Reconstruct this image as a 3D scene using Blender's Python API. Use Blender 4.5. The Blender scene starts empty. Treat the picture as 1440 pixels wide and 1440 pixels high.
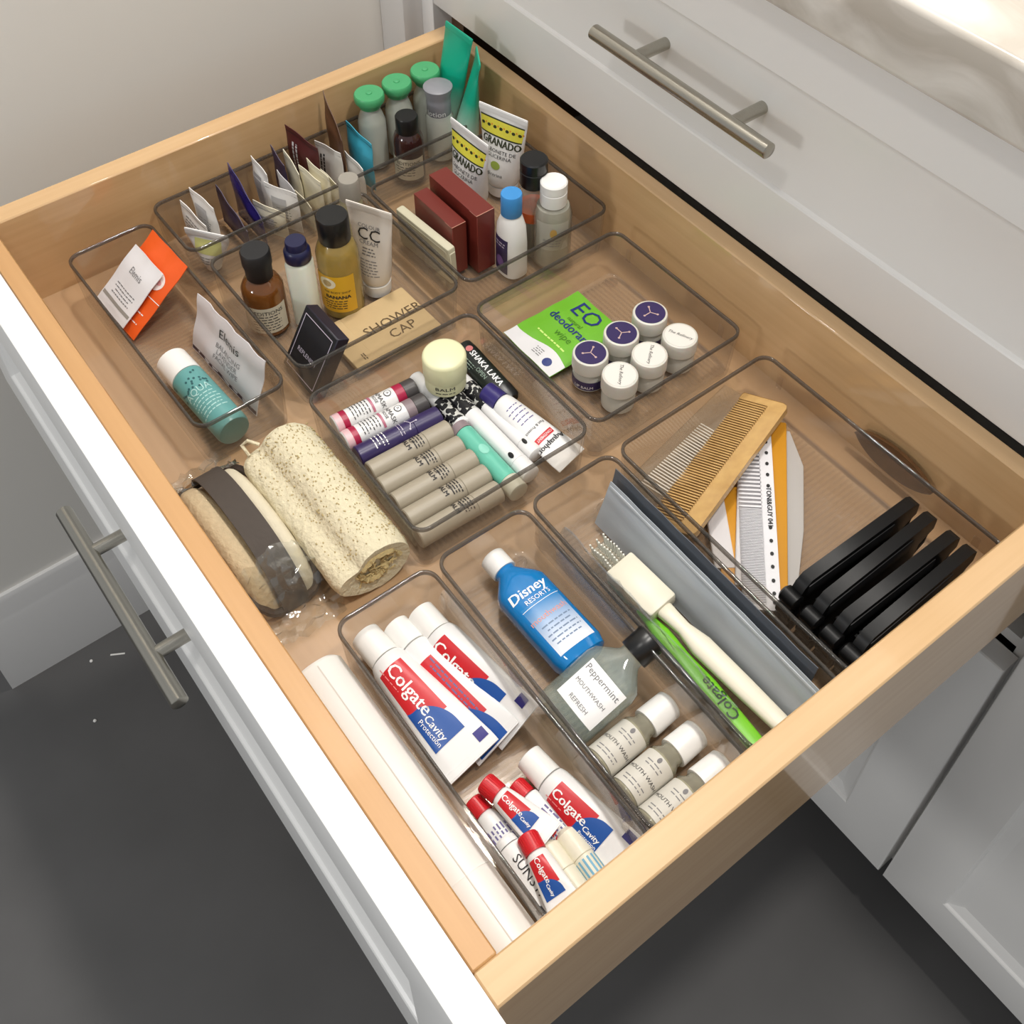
import bpy, bmesh, math, random
from mathutils import Matrix, Vector
from math import sin, cos, pi, radians
random.seed(7)
S = 0.01                      # everything below is written in centimetres
scene = bpy.context.scene
COL = scene.collection

# ---------------------------------------------------------------- camera
cam_d = bpy.data.cameras.new('camera')
cam = bpy.data.objects.new('camera', cam_d); COL.objects.link(cam)
cx = Vector((0.605454, 0.795880, -0.000639))
cy = Vector((0.582037, -0.443323, -0.681688))
cz = Vector((-0.542825, 0.412359, -0.731643))
cam.matrix_world = Matrix(((cx.x, -cy.x, -cz.x, 79.558*S), (cx.y, -cy.y, -cz.y, -14.337*S),
                           (cx.z, -cy.z, -cz.z, 71.933*S), (0, 0, 0, 1)))
cam_d.sensor_width = 36.0
cam_d.lens = 1672.4/1440*36.0
cam_d.shift_y = -239.75/1440
cam_d.clip_start = 0.01
scene.camera = cam

# ---------------------------------------------------------------- world, lamps, exposure
w = bpy.data.worlds.new('room_light'); scene.world = w; w.use_nodes = True
w.node_tree.nodes['Background'].inputs[0].default_value = (0.97, 0.99, 1.0, 1)
w.node_tree.nodes['Background'].inputs[1].default_value = 0.44
scene.view_settings.view_transform = 'Standard'
scene.view_settings.look = 'None'
scene.view_settings.gamma = 1
scene.view_settings.use_curve_mapping = False
scene.view_settings.exposure = 0.07
scene.cycles.transparent_max_bounces = 40
scene.cycles.max_bounces = 12

def lamp(name, loc, size, power, target, col=(1, .955, .895)):
    d = bpy.data.lights.new(name, 'AREA'); d.shape = 'DISK'; d.size = size*S; d.energy = power; d.color = col
    o = bpy.data.objects.new(name, d); COL.objects.link(o)
    o.location = Vector(loc)*S
    o.rotation_euler = (Vector(target)-Vector(loc)).to_track_quat('-Z', 'Y').to_euler()
    return o
lamp('ceiling_downlight', (5, 40, 172), 14, 10.0, (5, 40, -60))
lamp('ceiling_downlight', (82, 37, 172), 14, 12.5, (70, 37, -60))
lamp('ceiling_downlight', (55, -60, 172), 18, 4.5, (60, -60, -60), (1, .97, .93))
lamp('low_front_light', (30, -190, 75), 30, 7.0, (30, 0, 10), (1, 1, .99))  # soft light added for the low frontal lighting; no such fixture is known

# ---------------------------------------------------------------- materials
def lin(c):
    f = lambda v: (v/255/12.92) if v/255 <= .04045 else ((v/255+.055)/1.055)**2.4
    return (f(c[0]), f(c[1]), f(c[2]), 1)
MATS = {}
def nt_new(name):
    m = bpy.data.materials.new(name); m.use_nodes = True
    nt = m.node_tree; nt.nodes.clear()
    out = nt.nodes.new('ShaderNodeOutputMaterial')
    return m, nt, out
def N(nt, t, **kw):
    n = nt.nodes.new(t)
    for k, v in kw.items():
        if k.startswith('i_'):
            key = k[2:]
            n.inputs[int(key) if key.isdigit() else key.replace('_', ' ')].default_value = v
        else: setattr(n, k, v)
    return n
def noise(nt, scale=40, detail=4, stretch=None):
    tc = N(nt, 'ShaderNodeTexCoord'); mp = N(nt, 'ShaderNodeMapping')
    if stretch: mp.inputs['Scale'].default_value = stretch
    nz = N(nt, 'ShaderNodeTexNoise'); nz.inputs['Scale'].default_value = scale; nz.inputs['Detail'].default_value = detail
    nt.links.new(tc.outputs['Object'], mp.inputs[0]); nt.links.new(mp.outputs[0], nz.inputs['Vector'])
    return nz
def mat(name, col, rough=.4, metal=0, var=.05, scale=60, bump=0, coat=0, trans=0, sss=0, spec=.5, stretch=None, detail=4, aniso=0):
    if name in MATS: return MATS[name]
    m, nt, out = nt_new(name)
    p = N(nt, 'ShaderNodeBsdfPrincipled')
    p.inputs['Roughness'].default_value = rough; p.inputs['Metallic'].default_value = metal
    p.inputs['Coat Weight'].default_value = coat; p.inputs['Transmission Weight'].default_value = trans
    p.inputs['Specular IOR Level'].default_value = spec
    p.inputs['Coat Roughness'].default_value = .08
    if sss:
        p.inputs['Subsurface Weight'].default_value = sss; p.inputs['Subsurface Scale'].default_value = .005
    nz = noise(nt, scale, detail, stretch)
    c = lin(col)
    mx = N(nt, 'ShaderNodeMix', data_type='RGBA')
    mx.inputs['A'].default_value = tuple(max(0, v*(1-var)) for v in c[:3])+(1,)
    mx.inputs['B'].default_value = tuple(min(1, v*(1+var)) for v in c[:3])+(1,)
    nt.links.new(nz.outputs['Fac'], mx.inputs['Factor']); nt.links.new(mx.outputs['Result'], p.inputs['Base Color'])
    if bump:
        b = N(nt, 'ShaderNodeBump'); b.inputs['Strength'].default_value = bump; b.inputs['Distance'].default_value = .002
        nt.links.new(nz.outputs['Fac'], b.inputs['Height']); nt.links.new(b.outputs[0], p.inputs['Normal'])
    nt.links.new(p.outputs[0], out.inputs[0])
    MATS[name] = m; return m
def thin(name, tint, base=0, col=(255, 255, 255), rough=.05, ior=1.45, bump=0, bscale=80, gl=1.0, brough=.35):
    """clear plastic: tinted see-through, part milky, with a Fresnel gloss"""
    if name in MATS: return MATS[name]
    m, nt, out = nt_new(name)
    tr = N(nt, 'ShaderNodeBsdfTransparent'); tr.inputs[0].default_value = lin(tint)
    pr = N(nt, 'ShaderNodeBsdfPrincipled'); pr.inputs['Base Color'].default_value = lin(col); pr.inputs['Roughness'].default_value = brough
    gs = N(nt, 'ShaderNodeBsdfGlossy'); gs.inputs['Roughness'].default_value = rough
    lw = N(nt, 'ShaderNodeLayerWeight'); lw.inputs['Blend'].default_value = .5
    pw = N(nt, 'ShaderNodeMath', operation='POWER'); pw.inputs[1].default_value = 5
    f0 = ((ior-1)/(ior+1))**2
    fr = N(nt, 'ShaderNodeMath', operation='MULTIPLY_ADD'); fr.inputs[1].default_value = 1-f0; fr.inputs[2].default_value = f0
    nt.links.new(lw.outputs['Facing'], pw.inputs[0]); nt.links.new(pw.outputs[0], fr.inputs[0])
    m1 = N(nt, 'ShaderNodeMixShader'); m1.inputs[0].default_value = base
    m2 = N(nt, 'ShaderNodeMixShader')
    mul = N(nt, 'ShaderNodeMath', operation='MULTIPLY'); mul.inputs[1].default_value = gl
    nt.links.new(fr.outputs[0], mul.inputs[0])
    L = nt.links.new
    L(tr.outputs[0], m1.inputs[1]); L(pr.outputs[0], m1.inputs[2])
    L(mul.outputs[0], m2.inputs[0]); L(m1.outputs[0], m2.inputs[1]); L(gs.outputs[0], m2.inputs[2])
    nz = noise(nt, bscale, 3)
    b = N(nt, 'ShaderNodeBump'); b.inputs['Strength'].default_value = bump if bump else .02; b.inputs['Distance'].default_value = .002
    L(nz.outputs['Fac'], b.inputs['Height']); L(b.outputs[0], gs.inputs['Normal']); L(b.outputs[0], pr.inputs['Normal'])
    L(m2.outputs[0], out.inputs[0])
    MATS[name] = m; return m
def wood(name, c1, c2, axis, rough=.38):
    if name in MATS: return MATS[name]
    m, nt, out = nt_new(name)
    st = [16, 16, 16]; st[axis] = 1.6
    a = noise(nt, 1.0, 8, st); a.inputs['Distortion'].default_value = 1.2
    st2 = [140, 140, 140]; st2[axis] = 5
    f = noise(nt, 1.0, 3, st2)
    st3 = [5, 5, 5]; st3[axis] = 2.
    g = noise(nt, 1.0, 2, st3)
    r = N(nt, 'ShaderNodeValToRGB')
    r.color_ramp.elements[0].position = .3; r.color_ramp.elements[0].color = lin(c2)
    r.color_ramp.elements[1].position = .62; r.color_ramp.elements[1].color = lin(c1)
    L = nt.links.new
    ad = N(nt, 'ShaderNodeMath', operation='MULTIPLY_ADD'); ad.inputs[1].default_value = .35
    L(f.outputs['Fac'], ad.inputs[0])
    sc = N(nt, 'ShaderNodeMath', operation='MULTIPLY'); sc.inputs[1].default_value = .4
    L(a.outputs['Fac'], sc.inputs[0])
    ad2 = N(nt, 'ShaderNodeMath', operation='MULTIPLY_ADD'); ad2.inputs[1].default_value = .25
    L(g.outputs['Fac'], ad2.inputs[0]); L(sc.outputs[0], ad2.inputs[2]); L(ad2.outputs[0], ad.inputs[2])
    L(ad.outputs[0], r.inputs[0])
    p = N(nt, 'ShaderNodeBsdfPrincipled'); p.inputs['Roughness'].default_value = rough; p.inputs['Coat Weight'].default_value = 1; p.inputs['Coat Roughness'].default_value = .06
    L(r.outputs[0], p.inputs['Base Color']); L(p.outputs[0], out.inputs[0])
    MATS[name] = m; return m

white_paint = mat('white_paint', (238, 236, 233), .28, var=.01, scale=8)
wall_paint = mat('wall_paint', (224, 221, 215), .6, var=.015, scale=6)
trim_paint = mat('trim_paint', (228, 226, 224), .35, var=.01)
steel = mat('brushed_steel', (176, 172, 162), .27, metal=1, var=.12, scale=1, stretch=(20, 900, 900))
maple_x = wood('maple_along_x', (217, 180, 133), (198, 157, 109), 0)
maple_y = wood('maple_along_y', (217, 180, 133), (198, 157, 109), 1)
maple_floor = wood('maple_floor', (188, 154, 118), (175, 141, 105), 0, .3)
acrylic = thin('clear_acrylic', (248, 247, 245), .055, (184, 181, 174), rough=.03, gl=.9)
acrylic_edge = thin('acrylic_edge', (188, 184, 180), .10, (150, 146, 140), rough=.05, ior=1.6)
acrylic_rib = thin('acrylic_rib', (250, 248, 246), .01, rough=.06, gl=.8)
clear_film = thin('clear_film', (250, 250, 248), .03, (225, 225, 220), rough=.06, bump=.5, bscale=120, gl=1.6)
W = mat('white_plastic', (238, 236, 232), .33, var=.01)
WM = mat('white_tube', (232, 231, 230), .38, var=.015)
IV = mat('ivory_plastic', (226, 220, 200), .35, var=.02)
BLK = mat('black_plastic', (17, 17, 18), .32, var=.1)
BLKM = mat('black_matte', (24, 24, 26), .5, var=.1)
INK = mat('ink_black', (40, 38, 40), .6)
GREYINK = mat('ink_grey', (120, 118, 120), .6)
RED = mat('red_print', (200, 28, 38), .35, var=.03)
BLUE = mat('blue_print', (22, 78, 156), .35, var=.05)
NAVY = mat('navy_print', (38, 30, 120), .4)
WHT = mat('white_print', (244, 244, 244), .4, var=.005)
PURP = mat('purple_plastic', (50, 38, 86), .35, var=.08)
LILAC = mat('ink_lilac', (110, 104, 150), .6)

# ---------------------------------------------------------------- mesh helpers (cm)
def mk(name, verts, faces, m, parent=None, ang=40, smooth=True):
    me = bpy.data.meshes.new(name)
    me.from_pydata([(v[0]*S, v[1]*S, v[2]*S) for v in verts], [], faces)
    me.update()
    if smooth:
        me.shade_smooth(); me.set_sharp_from_angle(angle=radians(ang))
    me.materials.append(m)
    o = bpy.data.objects.new(name, me); COL.objects.link(o)
    if parent is not None: o.parent = parent
    return o
def tag(o, label=None, cat=None, group=None, kind=None):
    if label: o['label'] = label
    if cat: o['category'] = cat
    if group: o['group'] = group
    if kind: o['kind'] = kind
    return o
def thing(name, label, cat, group=None):
    o = bpy.data.objects.new(name, None); COL.objects.link(o); o.empty_display_size = .02
    return tag(o, label, cat, group)
def lay(o, p0, p1, up=(0, 0, 1)):
    """local z from p0 to p1, local -y towards up"""
    z = (Vector(p1)-Vector(p0)).normalized(); u = Vector(up); u = (u-z*u.dot(z)).normalized()
    y = -u; x = y.cross(z)
    o.matrix_world = Matrix(((x.x, y.x, z.x, p0[0]*S), (x.y, y.y, z.y, p0[1]*S), (x.z, y.z, z.z, p0[2]*S), (0, 0, 0, 1)))
    return o
def stand(o, p, yaw=0, lean=0, roll=0):
    """front is local -y, turned by yaw; lean tips the top backwards"""
    M = Matrix.Rotation(radians(yaw), 4, 'Z') @ Matrix.Rotation(radians(roll), 4, 'Y') @ Matrix.Rotation(radians(-lean), 4, 'X')
    o.matrix_world = Matrix.Translation(Vector(p)*S) @ M
    return o
def join(parts):
    V, F = [], []
    for v, f in parts:
        n = len(V); V += list(v); F += [tuple(i+n for i in q) for q in f]
    return V, F
def box(x0, x1, y0, y1, z0, z1, bev=0, seg=2):
    if not bev:
        v = [(x, y, z) for z in (z0, z1) for y in (y0, y1) for x in (x0, x1)]
        return v, [(0, 2, 3, 1), (4, 5, 7, 6), (0, 1, 5, 4), (2, 6, 7, 3), (0, 4, 6, 2), (1, 3, 7, 5)]
    bm = bmesh.new(); bmesh.ops.create_cube(bm, size=1)
    for q in bm.verts:
        q.co = ((x0+x1)/2+q.co.x*(x1-x0), (y0+y1)/2+q.co.y*(y1-y0), (z0+z1)/2+q.co.z*(z1-z0))
    bmesh.ops.bevel(bm, geom=bm.edges[:], offset=bev, segments=seg, affect='EDGES', profile=.5)
    bm.verts.ensure_lookup_table()
    v = [tuple(q.co) for q in bm.verts]; f = [tuple(q.index for q in fc.verts) for fc in bm.faces]
    bm.free(); return v, f
def rings_mesh(R, cap0=True, cap1=True, closed=False):
    """list of equally long closed loops of points"""
    n = len(R[0]); V = [p for r in R for p in r]; F = []
    m = len(R)
    for i in range(m if closed else m-1):
        j = (i+1) % m
        for k in range(n):
            k2 = (k+1) % n
            F.append((i*n+k, i*n+k2, j*n+k2, j*n+k))
    if not closed:
        if cap0: F.append(tuple(reversed(range(n))))
        if cap1: F.append(tuple((m-1)*n+k for k in range(n)))
    return V, F
def sell(a, b, n, s, N_=28, x0=0, y0=0):
    o = []
    for k in range(N_):
        t = 2*pi*k/N_; c, q = cos(t), sin(t)
        o.append((x0+a*math.copysign(abs(c)**(2/n), c), y0+b*math.copysign(abs(q)**(2/n), q), s))
    return o
def loft(rings, N_=28):
    return rings_mesh([sell(r[1], r[2], r[3] if len(r) > 3 else 2, r[0], N_) for r in rings])
def lathe(prof, N_=28):
    return rings_mesh([sell(r, r, 2, z, N_) for r, z in prof])
def rrect(w_, d_, r, z, n=6):
    o = []
    for cxx, cyy, a0 in ((w_/2-r, d_/2-r, 0), (-w_/2+r, d_/2-r, 90), (-w_/2+r, -d_/2+r, 180), (w_/2-r, -d_/2+r, 270)):
        for k in range(n+1):
            a = radians(a0+90*k/n); o.append((cxx+r*cos(a), cyy+r*sin(a), z))
    return o
def prism(poly, z0, z1):
    return rings_mesh([[(x, y, z0) for x, y in poly], [(x, y, z1) for x, y in poly]])
def tube(pts, r, n=12):
    pts = [Vector(p) for p in pts]; R = []
    for i, p in enumerate(pts):
        d = (pts[min(i+1, len(pts)-1)]-pts[max(i-1, 0)]).normalized()
        a = Vector((0, 0, 1)) if abs(d.z) < .9 else Vector((1, 0, 0))
        u = d.cross(a).normalized(); v = d.cross(u)
        rr = r[i] if isinstance(r, (list, tuple)) else r
        R.append([tuple(p+u*rr*cos(2*pi*k/n)+v*rr*sin(2*pi*k/n)) for k in range(n)])
    return rings_mesh(R)
def rotv(V, M): return [tuple(M @ Vector(v)) for v in V]

# ---------------------------------------------------------------- printed surfaces
class Body:
    def __init__(s, rings, arc=False): s.R = rings; s.arc = arc
    def at(s, z):
        R = s.R
        if z <= R[0][0]: r = R[0]; return r[1], r[2], (r[3] if len(r) > 3 else 2)
        for a, b in zip(R, R[1:]):
            if z <= b[0]:
                k = (z-a[0])/max(1e-6, b[0]-a[0]); na = a[3] if len(a) > 3 else 2; nb = b[3] if len(b) > 3 else 2
                return a[1]+(b[1]-a[1])*k, a[2]+(b[2]-a[2])*k, na+(nb-na)*k
        r = R[-1]; return r[1], r[2], (r[3] if len(r) > 3 else 2)
    def P(s, t, z, off=0):
        a, b, n = s.at(z)
        if s.arc:
            f = t/max(a, .01); return ((a+off)*sin(f), -(b+off)*cos(f), z)
        u = max(-.995, min(.995, t/max(a, .01)))
        return (t, -(b*(1-abs(u)**n)**(1/n)+off), z)
class Flat:                     # vertical plane at y = y0
    def __init__(s, y0=0): s.y0 = y0
    def P(s, t, z, off=0): return (t, s.y0-off, z)
class Top:                      # horizontal plane at z = z0
    def __init__(s, z0): s.z0 = z0
    def P(s, t, z, off=0): return (t, z, s.z0+off)
def patch(root, B, t0, t1, s0, s1, m, name='label_print', nt=10, ns=8, off=.015, lo=None, hi=None):
    V = []; F = []
    for j in range(ns+1):
        s = s0+(s1-s0)*j/ns
        a = lo(s) if lo else t0; b = hi(s) if hi else t1
        for i in range(nt+1): V.append(B.P(a+(b-a)*i/nt, s, off))
    for j in range(ns):
        for i in range(nt):
            q = j*(nt+1)+i; F.append((q, q+1, q+nt+2, q+nt+1))
    return mk(name, V, F, m, root)
def oval(root, B, t, s, rt, rs, m, name='label_print', off=.02, n=28):
    V = [B.P(t, s, off)]; F = []
    for j in (1, 2):
        for k in range(n):
            a = 2*pi*k/n; V.append(B.P(t+rt*cos(a)*j/2, s+rs*sin(a)*j/2, off))
    for k in range(n):
        k2 = (k+1) % n
        F.append((0, 1+k, 1+k2)); F.append((1+k, 1+n+k, 1+n+k2, 1+k2))
    return mk(name, V, F, m, root)
_TC = {}
def textmesh(txt):
    if txt in _TC: return _TC[txt]
    c = bpy.data.curves.new('lettering', 'FONT'); c.body = txt; c.align_x = 'CENTER'; c.align_y = 'CENTER'; c.resolution_u = 2
    o = bpy.data.objects.new('lettering', c); COL.objects.link(o)
    bpy.context.view_layer.update()
    me = bpy.data.meshes.new_from_object(o.evaluated_get(bpy.context.evaluated_depsgraph_get()))
    bm = bmesh.new(); bm.from_mesh(me)
    for _ in range(2):
        le = [e for e in bm.edges if e.calc_length() > .35]
        if le: bmesh.ops.subdivide_edges(bm, edges=le, cuts=1)
    bmesh.ops.triangulate(bm, faces=bm.faces[:])
    bm.verts.ensure_lookup_table(); bm.verts.index_update()
    r = ([tuple(v.co) for v in bm.verts], [tuple(v.index for v in f.verts) for f in bm.faces])
    bm.free(); bpy.data.objects.remove(o); bpy.data.meshes.remove(me); bpy.data.curves.remove(c)
    _TC[txt] = r; return r
def rotmap(rot, t, s, x, y):
    return {0: (t+x, s+y), 90: (t-y, s+x), -90: (t+y, s-x), 180: (t-x, s-y)}[rot]
def text(root, B, txt, t, s, size, m, rot=0, off=.03, sx=1.0, name='lettering', bold=0, slant=0):
    V, F = textmesh(txt); VV, FF = [], []
    for dx in ([0] if not bold else [-bold, 0, bold]):
        n = len(VV)
        for x, y, _ in V:
            a, b = rotmap(rot, t, s, (x+slant*y)*size*sx+dx, y*size); VV.append(B.P(a, b, off+abs(dx)*.02))
        FF += [tuple(i+n for i in f) for f in F]
    return mk(name, VV, FF, m, root, smooth=False)
def fine(root, B, t, s, n, length, pitch, h, m, rot=0, off=.025, jit=.25, seed=1):
    """rows of print too small to read"""
    rnd = random.Random(seed); P = []
    for i in range(n):
        L = length*(1-jit*rnd.random()); yy = (n-1)/2*pitch-i*pitch; x = -L/2
        while x < L/2-.05:
            wl = min(.15+.35*rnd.random(), L/2-x)
            V = []
            for k in range(3):
                for y in (yy-h/2, yy+h/2):
                    a, b = rotmap(rot, t, s, x+wl*k/2, y); V.append(B.P(a, b, off))
            P.append((V, [(0, 2, 3, 1), (2, 4, 5, 3)])); x += wl+.09
    V, F = join(P)
    o = mk('fine_print', V, F, m, root, smooth=False); o['kind'] = 'stuff'; return o

# ================================================================ the setting
def struct(name, vf, m, **k):
    o = mk(name, vf[0], vf[1], m, **k); o['kind'] = 'structure'; return o
floor_m = mat('dark_floor_tile', (86, 85, 85), .55, var=.22, scale=9, detail=10, bump=.08)
struct('floor', box(-160, 220, -220, 110, -67, -65), floor_m)
struct('wall_left', box(-26, -14, -20.6, 110, -65, 175), wall_paint)
struct('wall_back', box(-14, 220, 98, 108, -65, 175), wall_paint)
def baseboard():
    prof = [(0, -65), (1.3, -65), (1.3, -52.4), (1.15, -52.0), (1.15, -51.3), (.75, -50.0), (.75, -49.3), (.45, -48.6), (0, -48.6)]
    path = [(-26, 80, -1, 0), (-26, -20.6, -1, -1), (-14, -20.6, 1, -1), (-14, 43, 1, 0)]
    R = [[(x+p*nx, y+p*ny, z) for p, z in prof] for x, y, nx, ny in path]
    return rings_mesh(R)
struct('baseboard_left', baseboard(), mat('baseboard_paint', (214, 213, 212), .35, var=.01), ang=25)
struct('trim_1', box(-14, -9.55, 39.9, 62, -65, 130, .15), trim_paint)
struct('trim_2', box(-9.55, -7.5, 42.1, 62, -65, 30.8, .1), trim_paint)
sc_ = mk('paper_scrap', *box(-.9, .9, -.1, .1, 0, .06), W); tag(sc_, 'tiny white paper scrap on the dark floor beside the wall baseboard', 'scrap')
sc_.matrix_world = Matrix.Translation(Vector((-9.23, -9.54, -65))*S) @ Matrix.Rotation(radians(60), 4, 'Z')
for k, (x, y, lb) in enumerate(((-10.32, -12.59, 'small white crumb on the dark floor just left of the paper scrap'), (-2.6, -15.52, 'small white crumb on the dark floor farther out from the wall'))):
    o = mk('crumb', *lathe([(.1, 0), (.22, .08), (.18, .2), (.05, .26)], 7), W); tag(o, lb, 'crumb', 'white crumbs on the floor'); o.location = (x*S, y*S, -65*S)

# ---------------------------------------------------------------- fronts and pulls
def shaker(x0, x1, z0, z1, yf, th, rail, rec=.75, bw=1.0):
    """panelled front facing -y: rounded outer edge, flat frame, sloped bead, sunk panel"""
    def loop(i, y): return [(x0+i, y, z0+i), (x1-i, y, z0+i), (x1-i, y, z1-i), (x0+i, y, z1-i)]
    R = [loop(0, yf+th), loop(0, yf+.18), loop(.06, yf+.05), loop(.2, yf), loop(rail-.15, yf), loop(rail, yf+.08),
         loop(rail+.15, yf+.3), loop(rail+bw*.8, yf+rec-.12), loop(rail+bw, yf+rec)]
    return rings_mesh([list(reversed(r)) for r in R])
def bar_pull(parent, xa, xb, xs, y, yf, z):
    b = mk('bar_pull', *tube([(xa, y, z), (xa+.06, y, z), (xb-.06, y, z), (xb, y, z)], [.54, .62, .62, .54], 24), steel, parent)
    for x in xs:
        mk('post', *tube([(x, yf, z), (x, y, z)], .5, 18), steel, b)
    return b

# vanity cabinet around the open drawer
cab = thing('vanity_cabinet', 'white painted bathroom vanity cabinet the drawer pulls out of', 'cabinet')
dark_in = mat('cabinet_inside_shade', (96, 72, 50), .7)
mk('side_panel', *box(-7.4, -5.4, 44.2, 97, -55, 30.8), dark_in, cab)  # dark brown here paints in the shade of the opening
mk('side_panel', *box(67.0, 68.4, 44.2, 97, -55, 30.8), white_paint, cab)
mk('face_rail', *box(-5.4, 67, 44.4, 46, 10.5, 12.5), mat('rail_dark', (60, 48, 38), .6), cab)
mk('back_board', *box(-5.4, 67, 96, 97, -55, 30.8), dark_in, cab)
mk('bottom_board', *box(-5.4, 67, 44.4, 96, -55, -53.4), white_paint, cab)
mk('middle_board', *box(-5.4, 67, 44.4, 96, -11.8, -10.6), white_paint, cab)
mk('drawer_front', *shaker(-7.3, 67.7, 9.5, 30.5, 42, 2.1, 6.0, .7, 1.7), white_paint, cab, ang=20)
bar_pull(cab, 19.4, 38.2, (24.0, 34.3), 39.35, 42.7, 20.9)
mk('cabinet_door', *shaker(-7.3, 30.05, -54.9, -12.2, 42, 2.0, 6.0, .7, 1.4), white_paint, cab, ang=20)
mk('cabinet_door', *shaker(30.35, 67.6, -54.9, -12.2, 42, 2.0, 6.0, .7, 1.4), white_paint, cab, ang=20)
mk('toe_kick', *box(-7.4, 68.4, 49, 50.5, -65, -55), mat('toe_kick_board', (48, 47, 46), .6), cab)
cab2 = thing('side_cabinet', 'white panelled cabinet unit right of the drawer, only its door in view', 'cabinet')
mk('body', *box(68.5, 106, 44.2, 97, -55, 30.8), white_paint, cab2)
mk('cabinet_door', *shaker(68.15, 105.5, -54.9, 9.2, 42, 2.0, 6.0, .7, 1.4), white_paint, cab2, ang=20)
mk('drawer_front', *shaker(68.15, 105.5, 9.6, 30.5, 42, 2.1, 6.0, .7, 1.7), white_paint, cab2, ang=20)
mk('toe_kick', *box(68.5, 106, 49, 50.5, -65, -55), MATS['toe_kick_board'], cab2)

def marble():
    m, nt, out = nt_new('pale_marble')
    a = noise(nt, 9, 8); a.inputs['Distortion'].default_value = 1.5
    r = N(nt, 'ShaderNodeValToRGB'); r.color_ramp.elements[0].position = .35; r.color_ramp.elements[0].color = lin((184, 176, 165))
    r.color_ramp.elements[1].position = .6; r.color_ramp.elements[1].color = lin((228, 223, 215))
    p = N(nt, 'ShaderNodeBsdfPrincipled'); p.inputs['Roughness'].default_value = .22
    nt.links.new(a.outputs['Fac'], r.inputs[0]); nt.links.new(r.outputs[0], p.inputs['Base Color']); nt.links.new(p.outputs[0], out.inputs[0])
    return m
tag(mk('countertop', *box(-9.5, 106, 39.5, 98, 31, 36, .5, 3), marble()), 'pale veined marble countertop slab on the white vanity', 'countertop')

# ---------------------------------------------------------------- the open drawer
dr = thing('drawer', 'wide maple drawer pulled out of the vanity, white panelled front', 'drawer')
X0, X1, Y0, Y1, ZR = -2.12, 64.97, -4.19, 40.3, 9.07
mk('side_panel', *box(X0-1.99, X0, Y0-1.5, Y1+1.5, -2.9, ZR, .12, 1), maple_y, dr)
mk('side_panel', *box(X1, X1+1.99, Y0-1.5, Y1+1.5, -2.9, ZR, .12, 1), maple_y, dr)
mk('front_panel', *box(X0, X1, Y0-1.5, Y0, -2.9, ZR-.003, .1, 1), wood('maple_edge_band', (204, 156, 102), (188, 140, 86), 0), dr)
mk('back_panel', *box(X0, X1, Y1, Y1+1.45, -2.9, ZR-.003, .1, 1), maple_x, dr)
mk('bottom_panel', *box(X0-.3, X1+.3, Y0-.3, Y1+.3, -1.0, 0), maple_floor, dr)
drawer_white = mat('drawer_front_paint', (238, 237, 235), .3, var=.01)
mk('drawer_front', *shaker(-7.2, 67.9, -11.8, ZR+.05, -7.75, 2.03, 6.2, .75, 1.4), drawer_white, dr, ang=20)
bar_pull(dr, 18.7, 37.8, (23.3, 33.5), -10.0, -7.0, -1.4)

# ================================================================ acrylic bins
def make_bin(label, cxx, cyy, w_, d_, rot, ribs='x', h=5.08):
    b = thing('acrylic_bin', label, 'organizer bin', 'clear acrylic bins in the drawer')
    t = .18; tp = .35
    R = [rrect(w_-2*tp, d_-2*tp, .8, .28), rrect(w_-2*tp+.2, d_-2*tp+.2, .9, .36), rrect(w_-.1, d_-.1, 1.05, h-.3),
         rrect(w_-.08-2*t, d_-.08-2*t, .85, h-.3), rrect(w_-2*tp+.2-2*t, d_-2*tp+.2-2*t, .75, .62), rrect(w_-2*tp-2*t-.2, d_-2*tp-2*t-.2, .6, .5)]
    mk('body', *rings_mesh(R), acrylic, b, ang=30)
    q = [rrect(w_, d_, 1.1, h-.3), rrect(w_, d_, 1.1, h-.05), rrect(w_-.14, d_-.14, 1.04, h), rrect(w_-.32, d_-.32, .94, h), rrect(w_-.44, d_-.44, .9, h-.05), rrect(w_-.44, d_-.44, .9, h-.3)]
    mk('rim', *rings_mesh(q, closed=True), acrylic_edge, b, ang=60)
    for sx in (-1, 1):
        for sy in (-1, 1):
            mk('foot', *lathe([(.5, 0), (.55, .05), (.55, .24), (.5, .3)], 14), acrylic_rib, b).location = (sx*(w_/2-1.1)*S, sy*(d_/2-1.1)*S, 0)
    for sx, sy in ((-1, -1), (-1, 1), (1, -1), (1, 1)):     # little stacking lugs in the corners of the side walls
        v, f = box(-.28, .28, -.06, .06, 2.9, 4.2, .05, 1)
        mk('stacking_lug', v, f, acrylic_rib, b).location = (sx*(w_/2-2.1)*S, sy*(d_/2-.36)*S, 0)
    P = []
    a, c = (w_-1.8, d_-1.8) if ribs == 'x' else (d_-1.8, w_-1.8)
    n = int(c/.42)
    for i in range(n):
        y = -c/2+c*(i+.5)/n
        v, f = box(-a/2, a/2, y-.09, y+.09, .49, .53)
        P.append((v if ribs == 'x' else [(p[1], p[0], p[2]) for p in v], f if ribs == 'x' else [tuple(reversed(q)) for q in f]))
    o = mk('floor_ribs', *join(P), acrylic_rib, b, smooth=False); o['kind'] = 'stuff'
    b.matrix_world = Matrix.Translation(Vector((cxx, cyy, .005))*S) @ Matrix.Rotation(radians(rot), 4, 'Z')
    return b
make_bin('clear bin nearest the far front corner, holding the orange packet', 11.6, 3.67, 23.1, 7.55, .8, 'y')
make_bin('long narrow clear bin along the far wall, holding sachets and green capped bottles', 1.98, 23.4, 7.6, 30.4, .4, 'y')
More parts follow.
